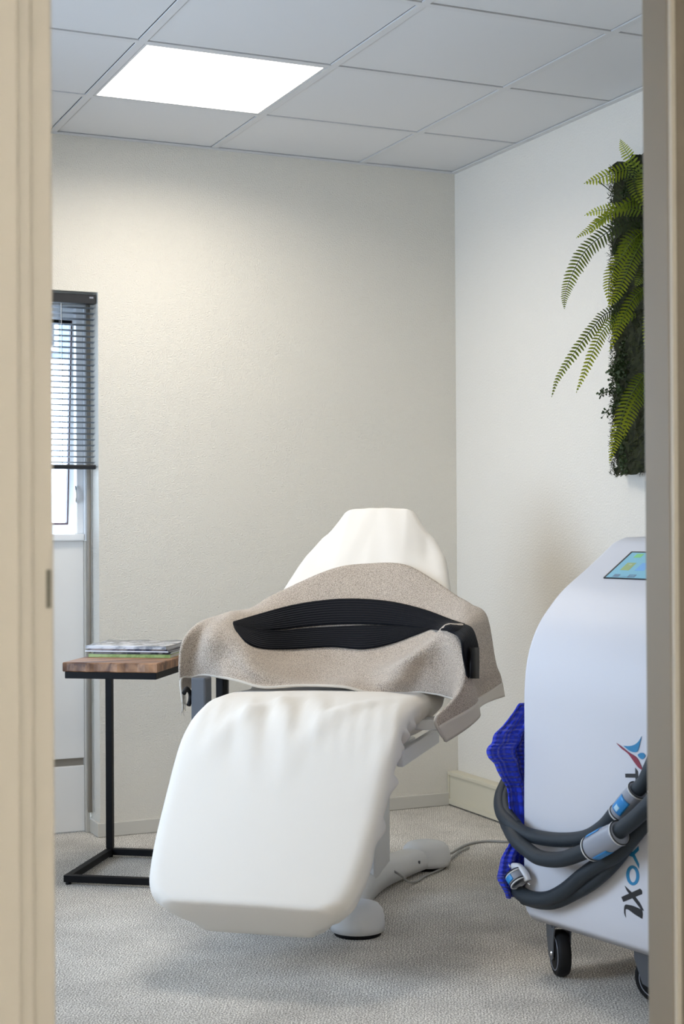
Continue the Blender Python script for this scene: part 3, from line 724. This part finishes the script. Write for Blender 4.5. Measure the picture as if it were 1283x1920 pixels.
# the end that passes over the right arm and hangs down
TE = .437
ea = [V(p_) for p_ in (hit(846, 1163, .010), hit(866, 1170, .012))]
G = []
outer = [ea[0], ea[1], chp(884, 1178, .415), chp(893, 1200, TE), chp(897, 1225, TE+.002), chp(897, 1272, TE)]
inner = [hit(840, 1182, .014) or chp(840, 1182, .36), hit(853, 1188, .014) or chp(853, 1188, .38), chp(861, 1196, .41), chp(866, 1205, TE-.012), chp(869, 1230, TE-.010), chp(877, 1272, TE-.012)]
oo, ii = cat_rom(outer, 50), cat_rom(inner, 50)
grid('hanging_end', [[ii[k]+(oo[k]-ii[k])*f+(CAM-oo[k]).normalized()*((.018*sin(pi*f)+.012)*max(0, 1-k/28)) for f in [j/8 for j in range(9)]] for k in range(50)], m_band, bd, thick=.006, uv=True)
grid('closing_tab', [[chp(x, y, TE+.006) for y in (1214, 1230, 1250, 1272)] for x in (883, 890, 897)], m_rubber, bd, thick=.006)

# ------------------------------------------------------------------ cooling machine
Q0 = V((-.907, -2.028, 0)); me_ = V((.193, -.981, 0)).normalized(); mn = V((-me_.y*-1, 0, 0)); mn = V((-.981, -.193, 0)).normalized(); MWID = .56
def MF(q, w_, z): return Q0-mn*q+me_*w_+V((0, 0, z))
def face(x, y, off=0): return on_plane(x, y, Q0+mn*(.018+off), mn)
mc = emp('body_contouring_machine', MF(.25, MWID/2, 0), 'tall white treatment machine on casters with slanted touchscreen and dark hoses', 'machine')
fp = [(.005, .128), (-.012, .150), (-.018, .20), (-.018, .45), (-.017, .62), (-.015, .705), (-.006, .770), (.012, .822), (.039, .867), (.075, .906), (.112, .939), (.150, .9645), (.207, .999), (.274, 1.043), (.305, 1.0625), (.34, 1.074), (.44, 1.075), (.50, 1.06), (.52, 1.02), (.52, .16), (.50, .128)]
def dense(fp):
    out = []
    mid = cat_rom([V((a, b_, 0)) for a, b_ in fp[3:16]], 60)
    return [(a, b_) for a, b_ in fp[:3]]+[(v_.x, v_.y) for v_ in mid]+fp[16:]
fpd = dense(fp); N_ = len(fpd)
ws = [0, .004, .012] + [MWID-.012, MWID-.004, MWID]; ins = [.010, .003, 0, 0, .003, .010]
cx0 = sum(a for a, _ in fpd)/N_; cz0 = .6
vs, fs = [], []
for w_, g_ in zip(ws, ins):
    for a, b_ in fpd:
        dq, dz = (cx0-a), (cz0-b_); l_ = math.hypot(dq, dz); vs.append(MF(a+dq/l_*g_, w_, b_+dz/l_*g_))
for i in range(len(ws)-1):
    for k in range(N_): k2 = (k+1) % N_; fs.append((i*N_+k, i*N_+k2, (i+1)*N_+k2, (i+1)*N_+k))
fs.append(tuple(range(N_))[::-1]); fs.append(tuple((len(ws)-1)*N_+k for k in range(N_)))
mb = mk('housing', vs, fs, m_machine, mc, True)
es = mb.modifiers.new('ws', 'WEIGHTED_NORMAL'); es.keep_sharp = True
# sloped top plane for the screen
s0, s1 = MF(.150, 0, .9645), MF(.274, 0, 1.043); sd_ = (s1-s0).normalized(); sn = me_.cross(sd_).normalized()
if sn.z < 0: sn = -sn
def slope(x, y, off=0): return on_plane(x, y, s0+sn*(off+.001), sn)
sc_ll, sc_ul = slope(1133, 1084), slope(1184, 1035)
w0 = (sc_ll-s0).dot(me_); w1 = (sc_ul-s0).dot(me_); g0 = (sc_ll-s0).dot(sd_); g1 = (sc_ul-s0).dot(sd_); w0 = (w0+w1)/2
def SP(w_, g_, off): return s0+me_*w_+sd_*g_+sn*off
SW = .26
def slab(name, w_a, w_b, g_a, g_b, o0_, o1_, m, par):
    vs = [SP(w_, g_, o_) for o_ in (o0_, o1_) for (w_, g_) in ((w_a, g_a), (w_b, g_a), (w_b, g_b), (w_a, g_b))]
    return mk(name, vs, [(3,2,1,0),(4,5,6,7),(0,1,5,4),(1,2,6,5),(2,3,7,6),(3,0,4,7)], m, par)
print('screen', w0, w1, g0, g1)
scr = slab('screen_bezel', w0, w0+SW, g0, g1, -.002, .003, m_blacktxt, mc)
m_screen = mat('lit_screen', srgb(118, 170, 190), .3, emit=.12)
slab('display', w0+.008, w0+SW-.008, g0+.0015, g1-.006, .0031, .0036, m_screen, scr)
def em(name, c, s=.12): return mat(name, srgb(*c), .4, emit=s)
m_ic = [em('icon_green', (120, 180, 120)), em('icon_olive', (140, 158, 110)), em('icon_blue', (105, 155, 205)), em('icon_grey', (95, 118, 140)), em('icon_pale', (190, 205, 190))]
gh = g1-g0
def icon(w_, g_, sw, sg_, m): return slab('screen_icon', w_, w_+sw, g0+g_*gh, g0+(g_+sg_)*gh, .0037, .0040, m, scr)
icon(w0+.030, .76, .024, .14, m_ic[0]); icon(w0+.030, .28, .030, .28, m_ic[1]); icon(w0+.041, .42, .010, .09, m_ic[4])
icon(w0+.080, .28, .030, .28, m_ic[2]); icon(w0+.130, .28, .030, .28, m_ic[1]); icon(w0+.180, .28, .030, .28, m_ic[2])
icon(w0+.028, .03, .020, .10, m_ic[3]); icon(w0+.078, .03, .024, .10, m_ic[3]); icon(w0+.082, .055, .016, .05, m_screen); icon(w0+.045, .055, .035, .008, m_ic[3])
# lettering and emblem, flat print on the front
def fpoly(name, pxs, m):
    pts_ = [face(x, y) for x, y in pxs]; return prism(name, [p_+mn*.0002 for p_ in pts_], mn*.0008, m, mc)
def curve_px(p_, n): return [(v_.x, v_.y) for v_ in cat_rom([V((a, b_, 0)) for a, b_ in p_], n)]
sx = 163/626; 
def c4(x, y): return (1120+x*sx, 1300+y*sx)
fpoly('emblem', [c4(*a) for a in curve_px([(140,357),(180,385),(230,425),(275,452),(298,478),(315,515),(333,557)], 14)+curve_px([(333,557),(300,535),(265,490),(225,435),(175,395),(140,357)], 14)[1:-1]], m_redtxt)
fpoly('emblem', [c4(*a) for a in curve_px([(190,377),(230,380),(270,370),(300,345),(322,308)], 10)+curve_px([(322,308),(312,350),(303,390),(290,420),(265,424),(232,412),(190,377)], 14)[1:-1]], m_bluetxt)
fpoly('emblem', [c4(*a) for a in curve_px([(293,442),(310,430),(335,430),(348,447),(342,465),(325,474),(305,462),(293,442)], 18)[:-1]], m_bluetxt)
def rect_bar(pxs, m): return fpoly('lettering', [c4(*a) for a in pxs], m)
rect_bar([(276,536),(294,560),(297,655),(278,640)], m_blacktxt); rect_bar([(204,578),(279,578),(280,608),(206,606)], m_blacktxt)
# round letters partly behind the hoses
def o_letter(cx_, cy_, rx, ry, th_, m, a0=0, a1=360, skew=.0):
    n = 40; out = [(cx_+rx*cos(radians(a0+(a1-a0)*k/n)), cy_+ry*sin(radians(a0+(a1-a0)*k/n))+skew*rx*cos(radians(a0+(a1-a0)*k/n))) for k in range(n+1)]
    inn = [(cx_+(rx-th_)*cos(radians(a0+(a1-a0)*k/n)), cy_+(ry-th_)*sin(radians(a0+(a1-a0)*k/n))+skew*(rx-th_)*cos(radians(a0+(a1-a0)*k/n))) for k in range(n, -1, -1)]
    pts_ = [[face(*c4(*a))+mn*.0002 for a in out], [face(*c4(*a))+mn*.0002 for a in inn[::-1]]]
    bm = bmesh.new(); A_ = [bm.verts.new(q) for q in pts_[0]]; B_ = [bm.verts.new(q) for q in pts_[1]]
    C_ = [bm.verts.new(q+mn*.0008) for q in pts_[0]]; D_ = [bm.verts.new(q+mn*.0008) for q in pts_[1]]
    for k in range(n):
        bm.faces.new((A_[k], A_[k+1], B_[k+1], B_[k])); bm.faces.new((C_[k], C_[k+1], D_[k+1], D_[k]))
        bm.faces.new((A_[k], A_[k+1], C_[k+1], C_[k])); bm.faces.new((B_[k], B_[k+1], D_[k+1], D_[k]))
    return from_bm('lettering', bm, m, mc)
o_letter(250, 712, 47, 54, 26, m_blacktxt)                                   # O
o_letter(252, 852, 46, 54, 24, m_bluetxt, 60, 300)                          # C
rect_bar([(208,945),(300,968),(300,994),(208,972)], m_bluetxt); rect_bar([(300,994),(300,1040),(262,1045),(262,1000)], m_bluetxt); rect_bar([(262,1020),(212,1052),(212,1085),(262,1045)], m_bluetxt)  # R
rect_bar([(212,1130),(258,1142),(300,1100),(302,1130),(272,1160),(304,1230),(303,1262),(258,1178),(212,1162)], m_bluetxt)   # Y
o_letter(258, 1311, 47, 72, 22, m_bluetxt, skew=.12)                        # O
rect_bar([(176,1466),(310,1406),(324,1420),(326,1445),(190,1502)], m_blacktxt)
rect_bar([(201,1386),(216,1400),(262,1444),(310,1510),(338,1566),(318,1556),(258,1478),(214,1418)], m_blacktxt)  # X
fpoly('lettering', [c4(*a) for a in curve_px([(212,1520),(260,1530),(325,1558)], 6)+curve_px([(325,1558),(330,1590),(326,1624)], 5)[1:]+curve_px([(326,1624),(270,1590),(225,1556),(206,1556)], 7)[1:]+curve_px([(206,1556),(205,1580),(209,1614)], 5)[1:]+curve_px([(209,1614),(197,1585),(196,1545),(202,1524),(212,1520)], 8)[1:-1]], m_blacktxt)  # L
# casters
def caster(q, w_, head, big=True):
    c = MF(q, w_, 0); f = V((cos(head), sin(head), 0)); sdv = V((-f.y, f.x, 0)); r = .056
    cs = bpy.data.objects.new('caster', None); COL.objects.link(cs); cs.parent = mc
    def P2(a, b_, z): return c+f*a+sdv*b_+V((0, 0, z))
    pr = [(0.012, -.0165), (r*.62, -.0165), (r*.66, -.0150), (r*.80, -.0150), (r*.84, -.0165), (r*.93, -.0150), (r, -.008), (r, .008), (r*.93, .0150), (r*.84, .0165), (r*.66, .0150), (r*.62, .0165), (.012, .0165)]
    n = 36; vs, fs = [], []
    for rr, b_ in pr:
        for k in range(n): a = 2*pi*k/n; vs.append(P2(cos(a)*rr, b_, r+sin(a)*rr))
    for i in range(len(pr)-1):
        for k in range(n): k2 = (k+1) % n; fs.append((i*n+k, i*n+k2, (i+1)*n+k2, (i+1)*n+k))
    fs.append(tuple(range(n))); fs.append(tuple((len(pr)-1)*n+k for k in range(n)))
    mk('wheel', vs, fs, m_rubber, cs, True)
    for s_ in (-1, 1):
        bm = bmesh.new(); b0 = s_*.0195
        poly = [(.030, .128), (-.052, .128), (-.050, .10), (-.030, .045), (-.004, .034), (.012, .045), (.020, .10)]
        A_ = [bm.verts.new(P2(a-.0, b0, z)) for a, z in poly]; B_ = [bm.verts.new(P2(a, b0+s_*.003, z)) for a, z in poly]
        bm.faces.new(A_); bm.faces.new(B_[::-1])
        for k in range(len(poly)): bm.faces.new((A_[k], A_[(k+1) % len(poly)], B_[(k+1) % len(poly)], B_[k]))
        from_bm('fork', bm, m_greym, cs)
    tube('axle', [P2(0, -.025, r), P2(0, .025, r)], .006, m_chrome, cs, n=14)
    rg = [P2(cos(a)*r*.73, s_*.0158, r+sin(a)*r*.73) for s_ in (1,) for a in [2*pi*k/30 for k in range(31)]]
    tube('wheel_ring', rg, .0012, m_cuff, cs, n=6, cap=False); rg = [P2(cos(a)*r*.73, -.0158, r+sin(a)*r*.73) for a in [2*pi*k/30 for k in range(31)]]
    tube('wheel_ring', rg, .0012, m_cuff, cs, n=6, cap=False)
    obox('swivel_plate', P2(-.015, 0, .126), .07, .055, .006, f, sdv, m_greym, cs)
caster(.035, .075, radians(-108)); caster(.07, .365, radians(-60)); caster(.44, .075, radians(-80)); caster(.44, .46, radians(-80))
# hoses, cuffs
c7 = lambda x, y: (880+x*403/1283, 1400+y*403/1283)
def hose(pts_, r, name='hose', ribs=None, par=None):
    P_ = [face(*c7(x, y), off) for x, y, off in pts_]
    return tube(name, P_, r, m_hose, par or mc, n=18, samples=90)
h1 = hose([(225,215,-.06),(190,300,-.02),(195,390,.012),(240,450,.03),(330,515,.035),(450,548,.035),(580,556,.035),(700,540,.038),(800,480,.045),(870,400,.05),(930,330,.05),(1000,262,.05),(1050,205,.05),(1085,130,.05),(1130,20,.04)], .0175)
h2 = hose([(215,330,-.03),(215,420,.0),(270,540,.05),(350,618,.06),(430,665,.065),(550,672,.07),(690,625,.075),(800,565,.08),(900,500,.08),(1000,420,.08),(1080,340,.08),(1180,220,.07)], .0185)
h3 = hose([(250,800,-.01),(275,840,.0),(330,890,.02),(400,910,.03),(480,905,.035),(570,860,.04),(680,770,.04),(780,700,.04),(880,640,.04),(960,560,.035),(1060,440,.03),(1160,330,.03)], .0185)
h4 = hose([(330,905,.01),(430,930,.024),(520,925,.024),(620,880,.024),(740,810,.024),(850,710,.024),(930,610,.024),(1010,480,.022),(1120,330,.022)], .0165)
hose([(232,230,-.055),(215,320,-.015),(235,400,.012),(290,470,.03)], .013)
hose([(350,900,.012),(343,920,.012),(345,938,.012)], .004, name='cable_tie')
def cuff(h, a, b_, r, rad_flat, name='cuff'):
    P0_, P1_ = face(*c7(*a[:2]), a[2]), face(*c7(*b_[:2]), b_[2]); ax = P1_-P0_
    pts_ = [P0_+ax*f for f in (0, .03, .12, .35, .65, .88, .97, 1)]
    vs, fs = [], []; n = 28; T = ax.normalized(); X_ = (mn-T*mn.dot(T)).normalized(); Y_ = T.cross(X_)
    for f, k_ in zip(pts_, (.94, 1, 1.0, 1.06, 1.06, 1.0, 1, .94)):
        for k in range(n): an = 2*pi*k/n; vs.append(f+X_*(cos(an)*r*k_)+Y_*(sin(an)*r*k_*rad_flat))
    for i in range(len(pts_)-1):
        for k in range(n): k2 = (k+1) % n; fs.append((i*n+k, i*n+k2, (i+1)*n+k2, (i+1)*n+k))
    fs.append(tuple(range(n))); fs.append(tuple((len(pts_)-1)*n+k for k in range(n)))
    c_ = mk(name, vs, fs, m_cuff, h, True)
    for e_ in (P0_+ax*.02, P1_-ax*.02):
        tube('cuff_rim', [e_+X_*(cos(q)*r*1.0)+Y_*(sin(q)*r*rad_flat*1.0) for q in [2*pi*k/32 for k in range(33)]], .0018, m_plastic, h, n=8, cap=False)
        e2_ = e_+T*(.004 if e_ is None else (.004))
        tube('cuff_ring', [e2_+X_*(cos(q)*r*1.02)+Y_*(sin(q)*r*rad_flat*1.02) for q in [2*pi*k/32 for k in range(33)]], .0014, m_blacktxt, h, n=6, cap=False)
    return P0_, P1_, X_, Y_, T
def sticker(h, a, b_, r, flat, a0, a1, f0, f1, m):
    P0_, P1_ = face(*c7(*a[:2]), a[2]), face(*c7(*b_[:2]), b_[2]); ax = P1_-P0_; T = ax.normalized(); X_ = (mn-T*mn.dot(T)).normalized(); Y_ = T.cross(X_)
    G = [[P0_+ax*(f0+(f1-f0)*i/5)+X_*(cos(a0+(a1-a0)*j/8)*(r*1.068+.0008))+Y_*(sin(a0+(a1-a0)*j/8)*(r*1.068+.0008)*flat) for j in range(9)] for i in range(6)]
    grid('label_sticker', G, m, h, thick=.0008)
m_stk = mat('bright_blue_sticker', srgb(40, 130, 195), .4); m_stkw = mat('pale_sticker', srgb(170, 205, 225), .4)
ca2, cb2 = (722, 612, .078), (898, 515, .080)
cuff(h2, ca2, cb2, .0265, 1.05); 
ca1, cb1 = (888, 405, .048), (1004, 262, .05)
cuff(h1, ca1, cb1, .0225, 1.0)
sticker(h1, ca1, cb1, .0225, 1.0, -.55, .75, .22, .72, m_stk); sticker(h1, ca1, cb1, .0228, 1.0, -.25, .25, .26, .42, m_stkw)
sticker(h2, ca2, cb2, .0265, 1.05, .9, 1.7, .15, .6, m_stk); sticker(h2, ca2, cb2, .0265, 1.05, -1.7, -.9, .15, .6, m_stk)
# lower connector end with its pale nozzle
ca3, cb3 = (300, 815, .03), (268, 762, .03)
cuff(h3, ca3, cb3, .0225, 1.0); sticker(h3, ca3, cb3, .0225, 1.0, -.5, .5, .3, .9, m_stk)
tube('nozzle', [face(*c7(262, 715), .02), face(*c7(300, 720), .02), face(*c7(335, 760), .02), face(*c7(350, 800), .02)], .009, mat('pale_nozzle_plastic', (.62, .64, .68), .35), h3, samples=14)
tube('metal_pin', [face(*c7(238, 700), .03), face(*c7(245, 725), .03)], .0018, m_chrome, h3, n=8)
tube('metal_pin', [face(*c7(350, 812), .05), face(*c7(364, 826), .05)], .0022, m_chrome, h3, n=8)

# ------------------------------------------------------------------ blue waffle cloth hanging behind the machine
far0 = Q0-me_*.03
ol = [(985,1321),(978,1323),(968,1340),(952,1362),(936,1378),(931,1394),(921,1406),(922,1420),(932,1432),(938,1448),(947,1465),(955,1480),(958,1510),(962,1550),(960,1580),(952,1595),(944,1610),(940,1625),(936,1640),(934,1648),(940,1662),(944,1672),(946,1683)]
olc = cat_rom([V((a, b_, 0)) for a, b_ in ol], 90)
G = []
for k, q in enumerate(olc):
    a = on_plane(q.x, q.y, far0, me_)
    b_ = MF(.16, -.03, a.z); row = []
    for j in range(26):
        f = j/25; p_ = a+(b_-a)*f; p_.z += -.012*sin(pi*f) if k > 80 else 0
        row.append(p_-me_*(.010*sin(f*15+k*.05)+.006*sin(f*31+k*.11)+.004))
    G.append(row)
bt_ = grid('waffle_cloth', G, m_waffle, None, thick=.004, uv=True, origin=MF(.05, -.03, .25))
bt_['label'] = 'crumpled bright blue waffle cloth hanging behind the white machine'; bt_['category'] = 'cloth'

# ------------------------------------------------------------------ cables
cbm = tube('power_cable', [CH(1.36, .17, .02), on_z(845, 1600, .022), on_z(862, 1590, .006), on_z(885, 1581, .005), on_z(915, 1577, .005), on_z(955, 1578, .005), on_z(1010, 1574, .005), V((-.08, -1.2, .005))], .0042, m_cable, samples=60, n=8, origin=CH(1.36, .17, 0))
cbm['label'] = 'thin grey cable running from the chair base toward the machine'; cbm['category'] = 'cable'
cbm['group'] = 'grey cables on the carpet'
c2_ = tube('power_cable', [CH(.80, .09, .108), chp(700, 1622, .05), chp(720, 1624, .085), chp(745, 1637, .125), chp(757, 1646, .16), on_z(768, 1654, .012), on_z(783, 1652, .006), on_z(796, 1643, .006), on_z(830, 1628, .006), on_z(845, 1612, .006), on_z(862, 1597, .006), on_z(880, 1589, .006)], .0036, m_cable, samples=70, n=8, origin=CH(.8, .16, 0))
c2_['label'] = 'thin grey cable looped over the curved base beam of the chair'; c2_['category'] = 'cable'; c2_['group'] = 'grey cables on the carpet'

# ------------------------------------------------------------------ living wall panel with ferns
fw = emp('fern_wall_panel', (0, -1.42, 1.25), 'mossy wall panel with artificial fern fronds hanging on the right wall', 'plant')
MY0, MY1, MZ0, MZ1, MT = -1.75, -1.165, 1.27, 2.27, .055
vs, fs = [], []; nz_, ny_ = 60, 30
def moss_p(i, j):
    z = MZ0+(MZ1-MZ0)*i/nz_; f = j/ny_   # j runs from far wall edge across the front to the near edge
    per = MT*2+(MY1-MY0); s_ = f*per
    if s_ < MT: x, y = -s_, MY1
    elif s_ < MT+(MY1-MY0): x, y = -MT, MY1-(s_-MT)
    else: x, y = -(per-s_), MY0
    jz = random.uniform(-.008, .008)
    return V((min(-.001, x+random.uniform(-.010, .010)), y+random.uniform(-.010, .010), z+jz))
for i in range(nz_+1):
    for j in range(ny_+1): vs.append(moss_p(i, j))
for i in range(nz_):
    for j in range(ny_): a = i*(ny_+1)+j; fs.append((a, a+1, a+ny_+2, a+ny_+1))
fs.append(tuple(range(ny_+1))); fs.append(tuple(nz_*(ny_+1)+j for j in range(ny_+1))[::-1])
mk('moss_bed', vs, fs, m_moss, fw)
# tufts of curly moss, joined
vs, fs = [], []
for k in range(9000):
    z = random.uniform(MZ0-.005, MZ1); side = random.random()
    if side < .45: x, y = -random.uniform(0, MT+.008), MY1+random.uniform(-.004, .006)
    else: x, y = -MT-random.uniform(-.004, .006), random.uniform(MY0, MY1)
    p_ = V((x, y, z)); d_ = V((random.gauss(-.4, .7), random.gauss(.3, .6), random.gauss(-.1, .7))).normalized(); l_ = random.uniform(.006, .018)
    sd = d_.cross(V((random.random(), random.random(), random.random()))).normalized()*.0011
    m1_ = p_+d_*l_*.6+V((0, 0, random.uniform(-.004, .004))); t1 = m1_+(d_+V((random.gauss(0,.8), random.gauss(0,.8), random.gauss(0,.8)))).normalized()*l_*.5
    b0 = len(vs); vs += [p_-sd, p_+sd, m1_+sd, m1_-sd, t1]; fs += [(b0, b0+1, b0+2, b0+3), (b0+3, b0+2, b0+4)]
mo = mk('moss_tufts', vs, fs, mat('curly_moss', (.035, .04, .008), .9, var=.5, scale=40), fw); mo['kind'] = 'stuff'
c8 = lambda x, y: (980+x*303/856, 240+y*680/1920)
def frond(pts_, wmax, mtl, tilt=0.0, npin=44, droop=.25, name='fern_frond', wprof=None):
    wmax *= 1.2
    ll = [on_x(*c8(x, y), X) for x, y, X in pts_]; npin = max(10, int(sum((a_-b_).length for a_, b_ in zip(ll, ll[1:]))/.0098))
    P_ = cat_rom([on_x(*c8(x, y), X) for x, y, X in pts_], npin); vs, fs, uvs = [], [], []
    def add(v_, u): vs.append(v_); uvs.append((u, .5)); return len(vs)-1
    for i, p_ in enumerate(P_):
        T = (P_[min(i+1, npin-1)]-P_[max(i-1, 0)]).normalized(); f = i/(npin-1)
        view = (CAM-p_).normalized(); S = T.cross(view).normalized(); Nn = S.cross(T).normalized()
        S = (S*cos(tilt)+Nn*sin(tilt)).normalized(); Nn = T.cross(S)
        wl = wmax*(min(1, f/.12+.45) if f < .12 else 1)*(1-max(0, (f-.45)/.55)**1.6*.93)
        sp_ = (P_[min(i+1, npin-1)]-P_[max(i-1, 0)]).length/2
        for sg in (-1, 1):
            L = wl*random.uniform(.9, 1.05); d_ = (S*sg+T*.28).normalized(); hwid = min(sp_*.30, .0040)
            dn = V((0, 0, -1))*droop
            prv = None
            for a, hh in ((0, .55), (.3, 1), (.65, .9), (.9, .5), (1.0, .1)):
                c = p_+d_*(L*a)+dn*(L*a*a*.6)+Nn*(.12*L*a*(1-a)); cur = (add(c-T*hwid*hh, f), add(c+T*hwid*hh, f))
                if prv: fs.append((prv[0], prv[1], cur[1], cur[0]))
                prv = cur
    # rachis
    for i, p_ in enumerate(P_):
        T = (P_[min(i+1, npin-1)]-P_[max(i-1, 0)]).normalized(); r = .0018*(1-.7*i/npin)
        A1 = T.cross(V((0, 1, .3))).normalized(); B1 = T.cross(A1)
        for k in range(4): add(p_+A1*(r*cos(k*pi/2))+B1*(r*sin(k*pi/2)), 0)
        if i:
            b0 = len(vs)-8
            for k in range(4): fs.append((b0+k, b0+(k+1) % 4, b0+4+(k+1) % 4, b0+4+k))
    return mk(name, vs, fs, mtl, fw, uvs=uvs)
F_, FD = m_fern, m_fern_dark
frond([(640,225,-.06),(560,215,-.09),(480,238,-.13),(400,268,-.16),(328,293,-.19)], .026, F_, .4)
frond([(640,330,-.06),(610,230,-.08),(565,150,-.09),(535,100,-.10),(518,60,-.10)], .020, F_, .2, npin=36)
frond([(600,190,-.07),(590,260,-.10),(600,330,-.10),(640,420,-.10)], .024, FD, .3, npin=30)
frond([(660,180,-.07),(650,260,-.10),(655,340,-.12),(670,430,-.12)], .026, F_, .3, npin=30)
frond([(650,360,-.06),(570,390,-.11),(480,445,-.15),(400,500,-.18),(340,545,-.20),(286,582,-.22)], .020, F_, .5, npin=50)
frond([(640,440,-.06),(560,425,-.10),(470,430,-.14),(400,437,-.17),(330,462,-.19)], .021, F_, .2)
frond([(470,455,-.12),(420,480,-.14),(375,520,-.15),(358,562,-.16)], .014, F_, .2, npin=24)
frond([(640,500,-.06),(540,503,-.11),(440,560,-.15),(350,630,-.18),(290,720,-.21),(245,820,-.22),(225,890,-.22),(222,955,-.22)], .027, FD, .25, npin=62)
frond([(645,520,-.06),(590,560,-.09),(540,620,-.10),(520,700,-.10)], .024, FD, .2, npin=30)
frond([(640,545,-.07),(580,600,-.11),(520,690,-.13),(470,770,-.14),(455,850,-.14),(462,945,-.14)], .026, F_, .4, npin=48)
frond([(645,580,-.08),(590,680,-.11),(545,780,-.12),(500,880,-.13),(450,955,-.13)], .024, F_, .3, npin=46)
frond([(645,850,-.07),(590,900,-.10),(540,990,-.12),(500,1080,-.13),(462,1180,-.13)], .022, F_, .4, npin=44)
frond([(600,970,-.06),(520,965,-.10),(440,985,-.14),(380,1050,-.17),(310,1140,-.20),(240,1240,-.22),(185,1330,-.24),(155,1422,-.24)], .020, FD, .35, npin=72)
frond([(600,990,-.06),(500,1010,-.11),(430,1070,-.14),(380,1170,-.17),(330,1290,-.19),(286,1398,-.20)], .021, F_, .35, npin=58)
frond([(650,1300,-.07),(600,1370,-.10),(550,1470,-.12),(510,1590,-.13),(485,1680,-.14),(462,1772,-.14)], .026, F_, .35, npin=56)
frond([(650,1380,-.07),(600,1450,-.09),(560,1540,-.10),(540,1640,-.10)], .022, F_, .3, npin=36)
frond([(655,700,-.06),(640,760,-.10),(620,800,-.12),(600,840,-.12)], .018, FD, .2, npin=24)
# fronds on the half of the panel behind the door frame
for x_, y_, w_ in ((760, 300, .024), (840, 520, .026), (740, 900, .024), (870, 1050, .026), (780, 1380, .024), (900, 760, .022)):
    frond([(x_,y_,-.06),(x_-40,y_+40,-.12),(x_-70,y_+150,-.16),(x_-85,y_+300,-.18)], w_, F_, .3)
    frond([(x_+10,y_+20,-.06),(x_+50,y_+70,-.12),(x_+75,y_+180,-.15),(x_+80,y_+290,-.16)], w_*.9, FD, .3)
# stalks with buds
for pts_ in ([(560,420,-.06),(500,365,-.09),(450,320,-.12),(415,292,-.14)], [(560,340,-.06),(520,305,-.09),(485,275,-.11)]):
    P_ = [on_x(*c8(x, y), X) for x, y, X in pts_]; tube('bud_stalk', P_, .0016, m_stem, fw, samples=14, n=6)
    e_ = P_[-1]; dr = (P_[-1]-P_[-2]).normalized(); tube('bud', [e_-dr*.006, e_+dr*.004, e_+dr*.010], [.0022, .0042, .0025], m_leaf, fw, samples=9, n=8)
# small leaved sprigs
def sprig(pts_, n, lw, spread=.012):
    P_ = cat_rom([on_x(*c8(x, y), X) for x, y, X in pts_], n); vs, fs = [], []
    for i, p_ in enumerate(P_):
        for r_ in range(4):
            d_ = V((random.gauss(0, 1), random.gauss(0, 1), random.gauss(0, 1))).normalized(); q = p_+d_*random.uniform(.004, spread)
            a = d_.cross(V((0, 1, .2))).normalized()*lw; b_ = d_*lw*1.2; k = len(vs)
            vs += [p_, q-a*.3, q+b_*.6-a, q+b_*1.3-a*.3, q+b_*1.3+a*.4, q+b_*.5+a, q+a*.3]; fs.append((k, k+1, k+2, k+3, k+4, k+5, k+6))
        if i:
            k = len(vs); o_ = V((0, .0006, .0006)); vs += [P_[i-1]-o_, P_[i-1]+o_, p_+o_, p_-o_]; fs.append((k, k+1, k+2, k+3))
    return mk('leafy_sprig', vs, fs, m_leaf, fw)
sprig([(560,1330,-.06),(500,1290,-.09),(470,1300,-.11)], 14, .0045, .016); sprig([(560,1400,-.06),(480,1390,-.10),(405,1410,-.13)], 22, .004, .012)
sprig([(540,1440,-.06),(500,1460,-.10),(435,1515,-.13)], 16, .004, .012); sprig([(560,1260,-.06),(510,1250,-.08),(490,1320,-.09),(500,1400,-.09)], 26, .0045, .02)
sprig([(540,640,-.07),(505,640,-.09),(495,665,-.10)], 8, .004); sprig([(540,860,-.07),(510,890,-.09),(475,950,-.10)], 10, .004)
sprig([(540,1640,-.06),(530,1740,-.07),(540,1830,-.07)], 20, .004, .010); sprig([(545,1130,-.06),(530,1180,-.07),(520,1230,-.08)], 12, .004, .014)
sprig([(560,250,-.06),(550,320,-.07),(540,370,-.08)], 10, .004, .014)
